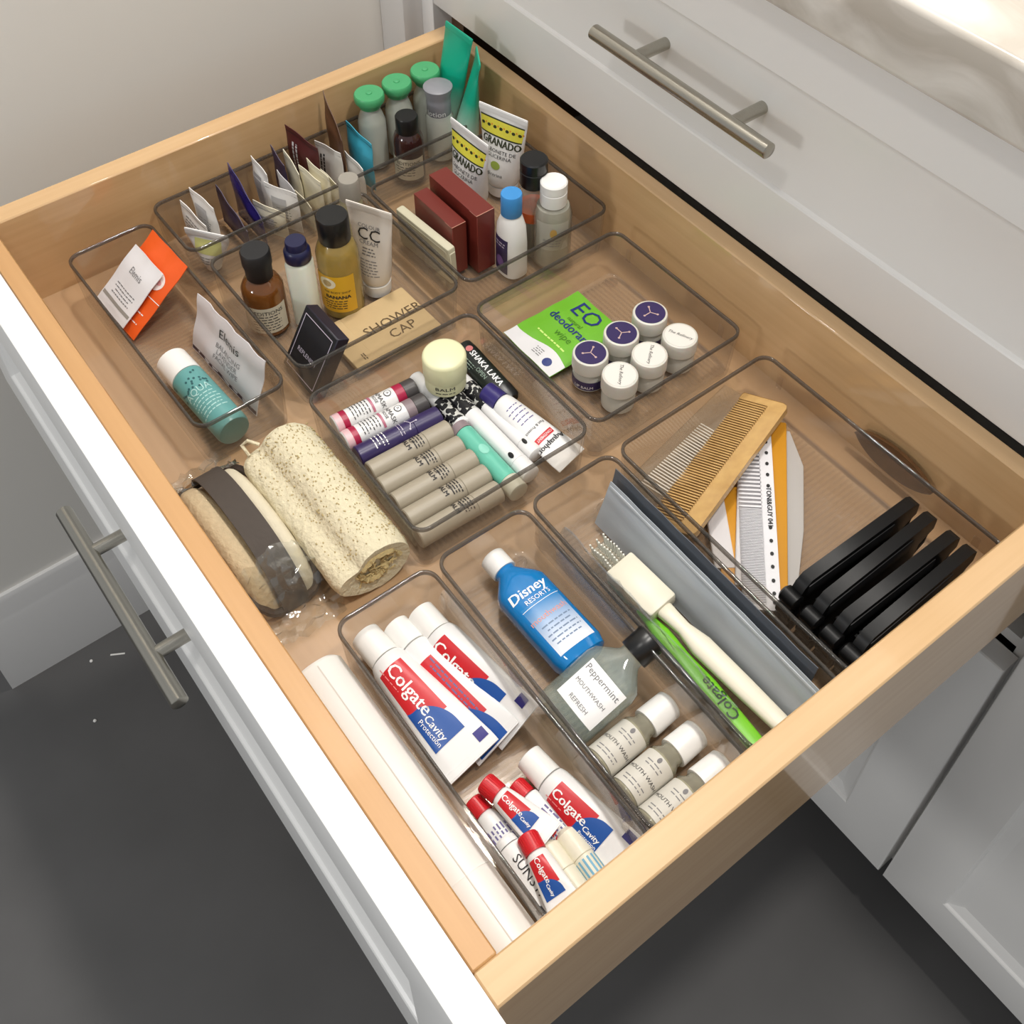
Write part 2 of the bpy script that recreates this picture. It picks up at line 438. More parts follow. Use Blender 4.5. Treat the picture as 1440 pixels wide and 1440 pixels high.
make_bin('square clear bin holding the kraft envelope and yellow lotion', 15.05, 16.4, 15.2, 15.1, .16, 'x')
make_bin('square clear bin in the far back corner holding maroon boxes', 15.1, 31.95, 15.2, 15.2, .4, 'x')
make_bin('square clear bin in the drawer middle holding lip balms', 32.7, 15.25, 15.2, 15.1, -.6, 'x')
make_bin('square clear bin against the drawer back holding six small jars', 32.5, 30.75, 15.2, 15.2, .5, 'x')
make_bin('long clear bin nearest the drawer front holding toothpaste tubes', 53.65, 3.2, 22.4, 7.45, -.3, 'y')
make_bin('long clear bin holding the blue mouthwash bottle', 53.6, 10.9, 22.4, 7.4, -1.0, 'y')
make_bin('long clear bin holding toothbrushes and the frosted pouch', 53.68, 18.66, 22.4, 7.4, -.8, 'y')
make_bin('large clear bin in the near back corner holding combs', 53.68, 30.6, 22.4, 15.2, .2, 'y')
ZF = .56
exec_marker = None
# ================================================================ builders of small things
def sachet(name, label, cat, w_, h, bulge, m, group=None, seed=0, crimp=.55, wav=.05):
    """flat packet standing on its lower edge: local z up, front -y"""
    o = thing(name, label, cat, group)
    rnd = random.Random(seed); ph = [rnd.random()*6 for _ in range(4)]
    def th(t, z):
        u = max(0, 1-abs(2*t/w_)**3); v = max(0, min(1, min(z-crimp*.6, h-crimp-z)/1.0))
        return .03+bulge/2*(u**.8)*(v**.7)
    def cy_(t, z): return wav*(sin(2.2*t+ph[0])+sin(1.7*z+ph[1]))*min(1, z/h+.3)
    nu, nv = 12, 14; V = []; F = []
    for side in (-1, 1):
        for j in range(nv+1):
            for i in range(nu+1):
                t = -w_/2+w_*i/nu; z = h*j/nv
                V.append((t, cy_(t, z)+side*th(t, z), z))
    n = (nu+1)*(nv+1)
    for j in range(nv):
        for i in range(nu):
            q = j*(nu+1)+i
            F.append((q, q+1, q+nu+2, q+nu+1)); F.append((n+q, n+q+nu+1, n+q+nu+2, n+q+1))
    edge = [i for i in range(nu+1)]+[j*(nu+1)+nu for j in range(1, nv+1)]+[nv*(nu+1)+i for i in range(nu-1, -1, -1)]+[j*(nu+1) for j in range(nv-1, 0, -1)]
    for a, b in zip(edge, edge[1:]+edge[:1]): F.append((b, a, n+a, n+b))
    mk('packet', V, F, m, o)
    class B_:
        @staticmethod
        def P(t, z, off=0): return (t, cy_(t, z)-th(t, z)-off, z)
    return o, B_
def crimp_part(o, w_, h, ch, m):
    """stamped seal band along the upper edge"""
    P = []
    n = max(6, int(w_/.28))
    for i in range(n):
        x = -w_/2+w_*(i+.5)/n; P.append(box(x-w_/n*.32, x+w_/n*.32, -.09, .09, h-ch, h-.02))
    q = mk('seal', *join(P), m, o, smooth=False); q['kind'] = 'stuff'; return q
def squeeze(name, label, L, capL, capR, r, wt, mbody, mcap, group=None, flat=.12, ribs=False, nb=2.0, capflare=1.0, cat='tube'):
    """squeeze tube: cap at z=0, crimped tail at z=L"""
    o = thing(name, label, cat, group)
    R = [(capL, capR*.8, capR*.8), (capL+.12, r*.9, r*.88), (capL+.5, r, r*.97, nb)]
    K = 7
    for k in range(1, K+1):
        f = k/K
        R.append((capL+.5+(L-.7-capL-.5)*f, r+(wt/2-r)*f**.9, max(flat/2, r*.97*(1-f**1.25)), 2+.3*f))
    R += [(L-.66, wt/2, flat/2, 6), (L-.6, wt/2, flat/2, 8), (L, wt/2, flat/2, 8)]
    mk('tube_body', *loft(R, 36), mbody, o)
    c = [(capR*.88*capflare, 0), (capR*.97*capflare, .06), (capR, capL*.5), (capR*1.02, capL)]
    cp = mk('cap', *lathe(c, 30), mcap, o)
    if ribs:
        P = []
        for k in range(26):
            a = 2*pi*k/26; M = Matrix.Rotation(a, 4, 'Z'); v, f = box(capR*.93, capR*1.035, -.05, .05, .15, capL-.12)
            P.append((rotv(v, M), f))
        q = mk('cap_ridges', *join(P), mcap, cp, smooth=False); q['kind'] = 'stuff'
    mk('crimp', *box(-wt/2, wt/2, -flat/2-.02, flat/2+.02, L-.55, L-.08, .02, 1), mbody, o)
    return o, Body(R)
def bottle(name, label, body_rings, mbody, cap_prof, mcap, group=None, arc=True, N_=32, cat='bottle', liquid=None, lm=None):
    o = thing(name, label, cat, group)
    mk('bottle_body', *loft(body_rings, N_), mbody, o)
    mk('cap', *lathe(cap_prof, 30), mcap, o)
    if liquid: mk('liquid', *loft(liquid, N_), lm, o)
    return o, Body(body_rings, arc)
def stick(name, label, L, r, mbody, group=None, mcap=None, capL=1.8, cat='lip balm', rr=.08):
    o = thing(name, label, cat, group)
    R = [(0, r-rr, r-rr), (rr, r, r), (L-capL-.02, r, r), (L-capL, r-.05, r-.05)]
    mk('tube_body', *loft(R, 26), mbody, o)
    mk('cap', *loft([(L-capL, r-.02, r-.02), (L-capL+.04, r+.02, r+.02), (L-rr, r+.02, r+.02), (L, r-rr, r-rr)], 26), mcap or mbody, o)
    return o, Body([(0, r, r), (L, r+.02, r+.02)], True)
def fliptop(r, z0, h):
    return [(r*.98, z0), (r, z0+.1), (r, z0+h*.55), (r*.96, z0+h*.57), (r*.96, z0+h*.61), (r, z0+h*.63), (r*1.0, z0+h-.12), (r*.9, z0+h)]

# ================================================================ bin A : packet, wipe, teal bottle
ORG = mat('orange_foil', (232, 92, 30), .38, var=.04)
o, B = sachet('sachet', 'bright orange foil packet leaning across the far front bin', 'sachet', 5.9, 7.6, .5, ORG, seed=3)
lay(o, (4.95, 1.15, .75), (4.4, 6.9, 5.25), (0, 1, 0)); M0 = o.matrix_world.copy()
def from_corners(o, bl, br, tl):
    """local x along bl->br, z towards tl, front away from y"""
    x = (Vector(br)-Vector(bl)).normalized(); zv = Vector(tl)-Vector(bl); z = (zv-x*zv.dot(x)).normalized(); y = z.cross(x)
    c = (Vector(bl)+Vector(br))/2
    o.matrix_world = Matrix(((x.x, y.x, z.x, c.x*S), (x.y, y.y, z.y, c.y*S), (x.z, y.z, z.z, c.z*S), (0, 0, 0, 1)))
from_corners(o, (2.0, .95, .75), (7.83, 1.2, .75), (1.5, 6.7, 5.2))
patch(o, B, .2, 3.0, 3.55, 3.62, WHT, 'label_print', 6, 1); fine(o, B, .9, 1.6, 2, 3, .9, .1, WHT)
oval(o, B, 1.35, 5.0, .95, .8, mat('swirl_white', (240, 226, 222), .4), 'swirl_mark', .03)
for k in range(3):
    oval(o, B, 1.35+.35*cos(2*k), 5.0+.3*sin(2*k), .35, .22, mat('swirl_rose', (212, 150, 150), .4), 'swirl_mark', .05)
CARD = mat('white_card', (224, 222, 224), .5, var=.01)
o, B = sachet('sachet', 'small white printed packet lying on top of the orange packet', 'sachet', 4.7, 5.6, .3, CARD, seed=5)
from_corners(o, (2.2, .8, 1.45), (6.75, .95, 1.45), (1.85, 5.0, 4.75))
text(o, B, 'Elemis', .1, 3.9, .85, GREYINK, 0, sx=.9)
patch(o, B, -2.2, 2.2, .75, 1.05, mat('grey_band', (150, 146, 140), .5)); fine(o, B, .1, 1.9, 4, 3.0, .3, .09, GREYINK)
MARB = mat('marbled_foil', (224, 220, 222), .42, var=.08, scale=25)
o, B = sachet('sachet', 'white marbled wipe packet standing behind the teal bottle', 'sachet', 9.6, 5.4, .35, MARB, seed=9, wav=.1)
from_corners(o, (11.4, 4.75, .6), (20.9, 5.3, .6), (11.2, 6.35, 5.2))
text(o, B, 'Elemis', .2, 3.9, 1.15, INK, 0, off=.08)
for k, l in enumerate(('BALANCING', 'LAVENDER', 'FACIAL WIPE')): text(o, B, l, .3, 2.75-.55*k, .6, GREYINK, 0, off=.07)
patch(o, B, -4.75, 4.75, .08, .42, mat('wipe_dark_edge', (70, 50, 58), .5))
TEAL = mat('teal_wash', (98, 158, 156), .3, var=.1, scale=90)
o, B = bottle('bottle', 'teal bottle with a white cap lying in the far front bin', [(0+2.5, 1.2, 1.2), (2.6, 1.36, 1.36), (9.0, 1.36, 1.36), (9.3, 1.25, 1.25), (9.35, 1.0, 1.0)], TEAL,
              [(1.22, 0), (1.34, .1), (1.36, 2.5)], W)
lay(o, (13.0, 2.35, 1.95), (22.0, 2.95, 1.95), (.0, -.35, 1))
for k in range(26):
    rr = random.Random(k); oval(o, B, rr.uniform(-1.6, 1.6), rr.uniform(2.9, 5.0), .1, .12, mat('dark_teal_dot', (44, 92, 96), .4), 'printed_dot', .02, 8)
text(o, B, 'AQUA', 0, 5.1, 1.0, mat('pale_teal_print', (176, 214, 210), .4), 180, sx=.8); fine(o, B, 0, 6.6, 6, 2.5, .36, .1, MATS['pale_teal_print'])

# ================================================================ floor of the drawer : case, loofah roll, mitt
CASE = mat('case_white', (236, 233, 228), .38, var=.01, coat=.1)
o = thing('toothbrush_case', 'long white plastic travel case lying along the drawer front', 'toothbrush case')
R = [(0, 1.1, 1.1, 2.4), (.1, 1.55, 1.55, 2.6), (.45, 1.78, 1.78, 2.8), (21.0, 1.78, 1.78, 2.8), (21.4, 1.6, 1.6, 2.6), (21.5, 1.2, 1.2, 2.4)]
mk('case_body', *loft(R, 40), CASE, o); B = Body(R)
mk('seam_ridge', *box(-.035, .035, -1.815, -1.7, .6, 20.9), mat('case_seam', (206, 200, 192), .5), o)
mk('lid_joint', *loft([(16.4, 1.80, 1.80, 2.8), (16.5, 1.80, 1.80, 2.8)], 40), CASE, o)
lay(o, (43.0, -2.32, 1.82), (64.4, -2.32, 1.82), (0, 0, 1))

LOOF = mat('loofah_cloth', (222, 212, 182), .95, var=.12, scale=260, bump=1.0, detail=6)
LOOFD = mat('loofah_fibre', (204, 182, 130), .95, var=.2, scale=200, bump=1.0)
def loofah():
    o = thing('loofah_roll', 'rolled cream loofah mat lying beside the lip balm bin', 'loofah')
    rnd = random.Random(4); L = 13.2; n = 26; R = []
    def cross(k):
        P = []
        for i in range(44):                       # outer shape: big roll with a smaller lobe at the front
            a = 2*pi*i/44; y = 2.75*cos(a); z = 2.3*sin(a)
            if cos(a) < -.1: y -= .5*(-cos(a)-.1); z *= 1-.22*(-cos(a))
            dent = -.45*math.exp(-((a-2.25)/.28)**2)
            q = 1+dent*.55+rnd.uniform(-.02, .02)
            P.append((k, y*q, z*q+2.32))
        return P
    for i in range(n+1):
        x = L*i/n; R.append(cross(x))
    # taper the ends and leave a hollow, fibrous mouth at the near end
    def sc(r, f, x): return [(x, p[1]*f, (p[2]-2.32)*f+2.32) for p in r]
    first = [sc(R[0], .5, .45), sc(R[0], .88, -.02)]
    last = [sc(R[-1], .95, L+.12), sc(R[-1], .8, L+.08), sc(R[-1], .66, L+.02), sc(R[-1], .4, L-.15)]
    mk('mat', *rings_mesh(first+R[1:-1]+last), LOOF, o, ang=70)
    P = []                                        # spiral of the inner layers
    for turn in range(2):
        a0 = turn*.8; ring = []
        for i in range(30):
            a = a0+i*.2; r = 1.75-.2*turn-.035*i
            ring.append(Vector((L-.2+rnd.uniform(0, .25), r*1.05*cos(a), r*.9*sin(a)+2.3)))
        P.append(tube(ring, .26, 6))
    for i in range(60):
        a = rnd.uniform(0, 6.28); r = rnd.uniform(.1, 1.7); y, z = r*cos(a), r*.8*sin(a)+2.3
        P.append(tube([(L-.4, y, z), (L-.05, y+rnd.uniform(-.4, .4), z+rnd.uniform(-.3, .3)), (L+.05, y+rnd.uniform(-.5, .5), z+rnd.uniform(-.4, .4))], .07, 5))
    q = mk('inner_fibres', *join(P), LOOFD, o); q['kind'] = 'stuff'
    mk('hanging_loop', *tube([(.3, -1.5, 4.0), (-.3, -2.1, 4.3), (-.5, -2.5, 3.9), (.2, -2.4, 3.3)], .14, 8), LOOF, o)
    pits = []
    for i in range(620):
        a = rnd.uniform(.2, 2.6); x = rnd.uniform(.3, L-.4)
        dent = -.45*math.exp(-((a-2.25)/.28)**2); y = 2.75*cos(a); z = 2.3*sin(a)
        if cos(a) < -.1: y -= .5*(-cos(a)-.1); z *= 1-.22*(-cos(a))
        q = 1+dent*.55+.015; s_ = rnd.uniform(.02, .05)
        pits.append(box(x-s_*1.3, x+s_*1.3, y*q-s_, y*q+s_, z*q+2.32-.06, z*q+2.32+.004))
    q = mk('weave_holes', *join(pits), mat('loofah_hole', (176, 158, 114), 1), o, smooth=False); q['kind'] = 'stuff'
    o.matrix_world = Matrix.Translation(Vector((25.9, 4.75, .02))*S) @ Matrix.Rotation(radians(.5), 4, 'Z')
loofah()
PADL = mat('mitt_terry', (204, 184, 150), .95, var=.14, scale=220, bump=.9)
PADR = mat('mitt_linen', (216, 206, 182), .9, var=.05, scale=200, bump=.4)
BAND = mat('mitt_band', (72, 64, 58), .75, var=.08, scale=150, bump=.2)
PIPE = mat('mitt_piping', (58, 46, 40), .6)
def mitt():
    o = thing('bath_mitt', 'beige bath mitt with a dark brown strap in crinkled clear film', 'bath mitt')
    L = 12.6
    def prof(x, a0, a1, y0, ztop, inset=0):
        u = (x-L/2)/(L/2); e = max(0, 1-abs(u)**2.6)**.5
        return e
    def pad(y0, y1, z1, m, nm):
        R = []
        for i in range(25):
            x = L*(.01+.98*i/24); e = prof(x, 0, 0, 0, 0); c = (y0+y1)/2; hw = (y1-y0)/2*(.35+.65*e)
            R.append([(x, c+hw*math.copysign(abs(cos(2*pi*k/24))**.75, cos(2*pi*k/24)), max(.1, z1*e)*(.5+.5*math.copysign(abs(sin(2*pi*k/24))**.8, sin(2*pi*k/24)))) for k in range(24)])
        mk(nm, *rings_mesh(R), m, o, ang=60)
    pad(-2.75, -.55, 3.5, PADL, 'terry_pad'); pad(.5, 2.3, 3.3, PADR, 'linen_pad')
    R = []
    for i in range(61):                                 # strap arching over the length
        a = pi*i/60; x = L/2-(L/2+.2)*cos(a); z = .15+4.0*max(0, 1-abs(cos(a))**2.4)**.5
        nrm = Vector((-cos(a)*.9, 0, max(.15, sin(a)))).normalized()
        hw = .98; t = .12
        R.append([(x, -hw, z), (x, hw, z), (x+nrm.x*t, hw, z+nrm.z*t), (x+nrm.x*t, -hw, z+nrm.z*t)])
    mk('strap', *rings_mesh(R), BAND, o, ang=50)
    for sy, nm in ((-1, 'piping'), (1, 'piping')):
        pts = [(L/2-(L/2+.1)*cos(pi*i/24), sy*(.85+2.0*max(0, sin(pi*i/24))**.5), .35+1.9*sin(pi*i/24)) for i in range(25)]
        mk(nm, *tube(pts, .3, 8), PIPE, o)
    o.matrix_world = Matrix.Translation(Vector((24.3, -.75, .05))*S) @ Matrix.Rotation(radians(1), 4, 'Z')
    rnd = random.Random(12)                             # crinkled film at both ends and over the strap
    def film(x0, x1, y0, y1, zf, nx, ny, amp):
        V = []; F = []
        for j in range(ny+1):
            for i in range(nx+1):
                x = x0+(x1-x0)*i/nx; y = y0+(y1-y0)*j/ny
                V.append((x+rnd.uniform(-.2, .2), y+rnd.uniform(-.2, .2), max(.06, zf(x, y)+rnd.uniform(-amp, amp))))
        n = len(V); V += [(a, b, c-.02) for a, b, c in V]
        for j in range(ny):
            for i in range(nx):
                q = j*(nx+1)+i; F.append((q, q+1, q+nx+2, q+nx+1)); F.append((n+q, n+q+nx+1, n+q+nx+2, n+q+1))
        return V, F
    e = lambda x: max(0, 1-abs((x-L/2)/(L/2+.4))**2.6)**.5
    mk('clear_wrap', *film(L-2.2, L+2.6, -2.8, 2.6, lambda x, y: 4.5*e(x)*(1-.05*y*y)+.35, 14, 12, .34), clear_film, o, ang=12)
    mk('clear_wrap', *film(-1.9, .9, -2.4, 2.6, lambda x, y: 2.9*e(x)*(1-.05*y*y)+.3, 9, 12, .3), clear_film, o, ang=12)
mitt()

# ================================================================ bin G : toothpaste
TP = 'toothpaste tubes in the front bin'
def paste(label, L, capL, capR, r, wt, p0, p1, up, big=True, mcap=W, red=(2.1, 6.6), blue=None, rside=1, words=True, th=1.0, rev=False):
    o, B = squeeze('toothpaste_tube', label, L, capL, capR, r, wt, WM, mcap, TP, ribs=mcap is RED)
    lay(o, p0, p1, up)
    if rev:
        fine(o, B, 0, (capL+L)/2, 6, L-capL-2, wt*.12, wt*.05, LILAC, 90, seed=int(L*10)); return o, B
    a, b = red; hw = lambda s: B.at(s)[0]*.90
    k = (b-a)
    patch(o, B, 0, 0, a, b, RED, 'red_label', 12, 14, .015, lo=lambda s: -hw(s)*.55*th-.05, hi=lambda s: hw(s)*.86)
    e0, e1 = b-.30*k, b+.38*k; 
    def el(s):
        u = min(1, max(0, (s-e0)/(.75*(e1-e0)))); return math.sqrt(max(0, 1-(1-u)**2))
    patch(o, B, 0, 0, e0, e1, BLUE, 'blue_label', 12, 16, .03, lo=lambda s: hw(s)*(.86-1.4*th*el(s))-.02, hi=lambda s: hw(s)*.87)
    if words:
        tsz = wt*.36 if big else wt*.42
        text(o, B, 'Colgate', hw((a+e0)/2)*.12, (a+b)/2-.05*k, k*.285, WHT, 90, .04, bold=.02 if big else .012)
        text(o, B, 'Cavity', .12*wt, (e0+e1)/2+.08*k, k*.165, WHT, 90, .055, bold=.01, slant=.15)
        if big:
            text(o, B, 'Protection', .24*wt, (e0+e1)/2+.08*k, k*.11, WHT, 90, .055)
            fine(o, B, hw(a)*.62, (a+e0)/2-.2*k, 1, k*.45, .2, .06, mat('pale_red_print', (232, 140, 140), .4), 90)
            fine(o, B, hw(b)*.66, (e0+e1)/2+.02*k, 2, k*.34, .16, .06, mat('pale_blue_print', (120, 180, 226), .4), 90)
            patch(o, B, -wt*.44, -wt*.25, L-1.35, L-.65, NAVY, 'corner_mark', 4, 4, .03)
    return o, B
paste('large white toothpaste tube with wide red label, nearest the drawer front', 11.2, 2.3, 1.06, 1.3, 3.9, (42.7, 1.55, 1.95), (53.6, 2.3, 1.75), (0, -.22, 1), red=(3.3, 7.6))
o, B = paste('white toothpaste tube wedged between the two large ones, edge showing', 10.6, 2.0, .98, 1.15, 3.6, (43.2, 3.55, 1.75), (53.4, 4.2, 1.5), (0, -.45, .9), red=(3.6, 8.6), words=False)
fine(o, B, -.35, 6.0, 2, 4.6, .3, .1, LILAC, 90)
paste('large white toothpaste tube leaning on the back wall of its bin', 10.4, 2.1, 1.03, 1.28, 3.7, (43.5, 5.35, 1.95), (53.4, 5.75, 1.95), (0, -.62, .8), red=(2.9, 6.9))
paste('mid-size white toothpaste tube with red label near the drawer corner', 8.6, 1.9, .9, 1.08, 3.2, (55.6, 5.05, 1.95), (63.7, 5.75, 1.75), (0, -.45, .9), red=(2.75, 5.6))
paste('small red-capped toothpaste tube with its red label facing up', 5.0, 1.15, .64, .72, 2.1, (55.4, 1.9, 2.35), (60.1, 2.95, 2.05), (0, -.1, 1), big=False, mcap=RED, red=(1.5, 3.2))
paste('small red-capped toothpaste tube lying back side up at the bin front wall', 4.8, 1.1, .62, .7, 2.0, (55.5, .95, 1.2), (60.2, 1.2, 1.05), (0, -.1, 1), mcap=RED, rev=True)
o, B = paste('red-capped toothpaste tube printed in violet beside the mid-size tube', 6.6, 1.05, .62, .78, 2.2, (56.3, 3.5, 1.3), (62.8, 4.4, 1.2), (0, -.3, 1), mcap=RED, rev=True)
text(o, B, 'Colgate', .3, 3.2, .9, RED, 90, .05)
o, B = paste('small red-capped toothpaste tube lying across the white hotel tube', 4.7, 1.1, .64, .72, 2.0, (59.5, 1.9, 2.75), (63.9, 1.25, 2.5), (0, -.35, 1), big=False, mcap=RED, red=(1.5, 3.1))
o, B = squeeze('toothpaste_tube', 'plain white tube lettered in black in the near front corner', 5.6, .5, .7, .95, 2.4, WM, WM, TP)
lay(o, (58.6, .95, 1.55), (64.2, 1.0, 1.55), (0, -.15, 1)); text(o, B, 'SUNSTAR', .1, 3.0, .78, INK, 90, .04); fine(o, B, .75, 4.6, 2, .9, .3, .12, INK, 90)
for (y, ln, gl) in ((2.75, 'ivory rounded tube without print next to the small tubes', 0), (4.1, 'ivory rounded tube with blue printed lines in the near bin corner', 1)):
    o, B = stick('mini_tube', ln, 4.0, .72, IV, 'rounded ivory mini tubes', IV, 1.9, cat='tube', rr=.3)
    lay(o, (64.2, y-.1, 1.28), (60.5, y, 1.35), (0, -.1, 1))
    if gl:
        for k in range(6): patch(o, B, -.85+.3*k, -.72+.3*k, .4, 1.9, mat('light_blue_print', (112, 168, 196), .5), 'label_stripe', 2, 3)
# ================================================================ bin H : mouthwash and four bottles
BLUEW = mat('blue_mouthwash', (6, 130, 204), .08, trans=.15, var=.06, scale=120, coat=.6)
o, B = bottle('mouthwash_bottle', 'bright blue mouthwash bottle with a white cap lying in the bin', [(1.25, .78, .78), (1.75, .78, .78), (1.95, .95, .9, 2), (2.9, 1.75, 1.15, 2.3), (3.4, 1.92, 1.22, 2.7), (9.1, 1.92, 1.22, 2.9), (9.75, 1.75, 1.08, 2.7), (9.95, 1.35, .8, 2.4)], BLUEW,
              [(.86, 0), (.93, .08), (.93, 1.38), (.9, 1.45)], W, arc=False, N_=44)
lay(o, (42.9, 11.75, 1.82), (52.9, 11.9, 1.82), (0, 0, 1))
def grad_label():
    m, nt, out = nt_new('blue_to_white_label')
    tc = N(nt, 'ShaderNodeTexCoord'); sp = N(nt, 'ShaderNodeSeparateXYZ'); r = N(nt, 'ShaderNodeMapRange')
    r.inputs['From Min'].default_value = .052; r.inputs['From Max'].default_value = .088
    cr = N(nt, 'ShaderNodeValToRGB'); cr.color_ramp.elements[0].color = lin((28, 126, 190)); cr.color_ramp.elements[1].color = lin((226, 230, 238))
    p = N(nt, 'ShaderNodeBsdfPrincipled'); p.inputs['Roughness'].default_value = .35; L = nt.links.new
    L(tc.outputs['Object'], sp.inputs[0]); L(sp.outputs['Z'], r.inputs[0]); L(r.outputs[0], cr.inputs[0]); L(cr.outputs[0], p.inputs['Base Color']); L(p.outputs[0], out.inputs[0])
    return m
patch(o, B, -1.42, 1.42, 5.0, 9.1, grad_label(), 'front_label', 16, 10)
text(o, B, 'Disney', .15, 4.1, 1.05, WHT, 180, .03, bold=.025, slant=.12)
text(o, B, 'RESORTS', -.1, 4.85, .5, WHT, 180, .03); patch(o, B, -1.5, 1.45, 5.22, 5.26, WHT, 'printed_rule', 14, 1, .03)
text(o, B, 'mouthwash', .1, 6.25, .62, mat('peach_print', (226, 150, 130), .5), 180, .03); fine(o, B, 0, 7.6, 5, 2.4, .36, .1, mat('label_slate', (110, 130, 160), .5), 180)
CLEARB = thin('clear_bottle', (238, 244, 242), .2, (200, 216, 212), rough=.05, gl=1.5)
o, B = bottle('mouthwash_bottle', 'clear mouthwash bottle with black cap and tilted white label', [(1.5, .85, .85), (1.9, .85, .85), (2.1, 1.0, .9), (3.0, 2.0, 1.1, 2.3), (3.6, 2.15, 1.15, 2.6), (7.6, 2.1, 1.12, 2.7), (8.0, 1.85, .95, 2.5)], CLEARB,
              [(.98, 0), (1.05, .1), (1.05, 1.55), (1.0, 1.62)], BLK, arc=False, N_=40)
lay(o, (55.2, 15.2, 4.65), (54.95, 7.95, 1.75), (.05, -.3, 1))
patch(o, B, -1.9, 1.25, 3.6, 6.6, WHT, 'front_label', 12, 8, .02)
text(o, B, 'Peppermint', -.3, 4.15, .62, GREYINK, 180, .04); text(o, B, 'MOUTHWASH', -.3, 5.15, .4, GREYINK, 180, .04); text(o, B, 'REFRESH', -.3, 6.1, .42, GREYINK, 180, .04)
FROST = thin('frosted_clear', (232, 230, 214), .35, (200, 196, 178), rough=.1, gl=1.2)
PAPERL = mat('label_paper_grey', (206, 202, 192), .5, var=.015)
for k, (x0, x1, y0) in enumerate(((58.25, 58.5, 14.3), (60.68, 60.85, 14.35), (63.05, 63.1, 14.3))):
    o, B = bottle('mini_bottle', ('small white-capped bottle with grey label, farthest of three side by side', 'small white-capped bottle with grey label, middle of three side by side', 'small white-capped bottle with grey label, beside the near drawer wall')[k],
                  [(2.05, .8, .8), (2.5, .82, .82), (2.9, 1.1, 1.1), (6.2, 1.12, 1.12), (6.35, 1.0, 1.0)], FROST, [(.85, 0), (.95, .1), (1.0, 2.0), (.98, 2.1)], W, 'white-capped mini bottles', liquid=[(3.0, 1.0, 1.0), (6.15, 1.03, 1.03)], lm=mat('pale_wash', (206, 200, 176), .3))
    lay(o, (x0, y0, 1.72), (x1, 8.0, 1.7), (.12, -.15, 1))
    patch(o, B, -1.6, 1.6, 3.15, 6.05, PAPERL, 'wrap_label', 16, 3, .02)
    fine(o, B, 0, 3.95, 2, 1.3, .26, .07, GREYINK, 180); oval(o, B, 0, 3.45, .14, .2, GREYINK, 'round_emblem', .03, 10); text(o, B, 'MOUTH WASH', 0, 4.75, .37, INK, 180, .04); fine(o, B, 0, 5.55, 2, 1.8, .26, .07, GREYINK, 180)

# ================================================================ bin I : pouch, brushes, sleeve
FROSTP = mat('frosted_pouch', (172, 178, 184), .42, var=.06, scale=18, coat=.3)
o, B = sachet('zip_pouch', 'long frosted grey plastic pouch leaning along the toothbrush bin wall', 'pouch', 19.6, 4.2, .25, FROSTP, seed=21, wav=.03)
from_corners(o, (44.3, 19.85, .6), (64.1, 19.75, .6), (44.1, 21.0, 4.4))
mk('zip_seal', *box(-9.7, 9.7, -.12, -.04, 3.75, 3.9), mat('pouch_seal', (188, 192, 196), .4), o)
DGREY = mat('slate_film', (92, 98, 106), .4, var=.1)
o, B = sachet('backing_card', 'dark slate plastic card standing behind the frosted pouch', 'card', 19.0, 4.6, .12, DGREY, seed=22, wav=.03)
from_corners(o, (43.9, 21.15, .6), (63.2, 21.05, .6), (43.6, 21.75, 5.4))
o = thing('toothbrush', 'ivory hotel toothbrush with a blocky head and pale bristles', 'toothbrush')
mk('handle', *rings_mesh([sell(a, b, 3, z, 24) for z, a, b in ((6.6, .45, .35), (6.8, .62, .42), (7.6, .55, .4), (8.6, .5, .38), (10.2, .78, .42), (14, .72, .42), (18.0, .6, .36), (18.5, .35, .25))]), IV, o)
mk('head_cover', *box(-1.2, 1.2, -.62, .62, 2.3, 6.7, .2, 2), IV, o)
P = []
for i in range(9):
    for sx in (-1, 0, 1): P.append(tube([(sx*.55, .3, .35+.26*i), (sx*.62+.05*sin(i), -.75, .15+.26*i)], .075, 5))
q = mk('bristles', *join(P), mat('clear_bristle', (232, 232, 222), .3, var=.1), o); q['kind'] = 'stuff'
mk('brush_head', *box(-.7, .7, .25, .5, .1, 2.6, .1, 1), thin('clear_head', (236, 238, 232), .2, (220, 220, 210)), o)
lay(o, (46.3, 18.25, 1.75), (64.6, 19.0, 1.55), (0, -.15, 1))
GREEN = mat('lime_green', (120, 196, 44), .35, var=.04)
o = thing('toothbrush', 'slim lime green toothbrush with dark lettering along its handle', 'toothbrush')
mk('handle', *rings_mesh([sell(a, b, 2.6, z, 20) for z, a, b in ((3.2, .35, .25), (4.2, .4, .3), (5.5, .62, .34), (7.5, .55, .3), (10, .72, .36), (14.5, .62, .32), (15.3, .25, .2))]), GREEN, o)
mk('head', *rings_mesh([sell(a, b, 2.4, z, 20) for z, a, b in ((0, .3, .15), (.3, .55, .2), (2.2, .55, .2), (3.0, .3, .2), (3.3, .28, .22))]), thin('pale_green_clear', (222, 234, 214), .3, (206, 220, 198)), o)
mk('grip', *rings_mesh([sell(a, b, 2.6, z, 16, .6, -.04) for z, a, b in ((5.2, .05, .2), (7, .16, .28), (12, .16, .28), (13.8, .05, .2))]), mat('deep_green_grip', (34, 70, 66), .45), o)
text(o, Body([(0, .7, .32, 2.6), (16, .7, .34, 2.6)]), 'Colgate', -.05, 11.2, 1.05, mat('dark_green_ink', (28, 60, 30), .5), -90, .05, bold=.02)
lay(o, (48.6, 17.75, 1.0), (63.6, 17.0, 1.0), (0, 0, 1))
o = thing('clear_sleeve', 'crumpled clear plastic sleeve standing along the toothbrush bin front wall', 'sleeve')
SLV = thin('grey_clear_sleeve', (244, 245, 246), .12, (186, 190, 196), rough=.08, bump=.15, bscale=60, gl=.9)
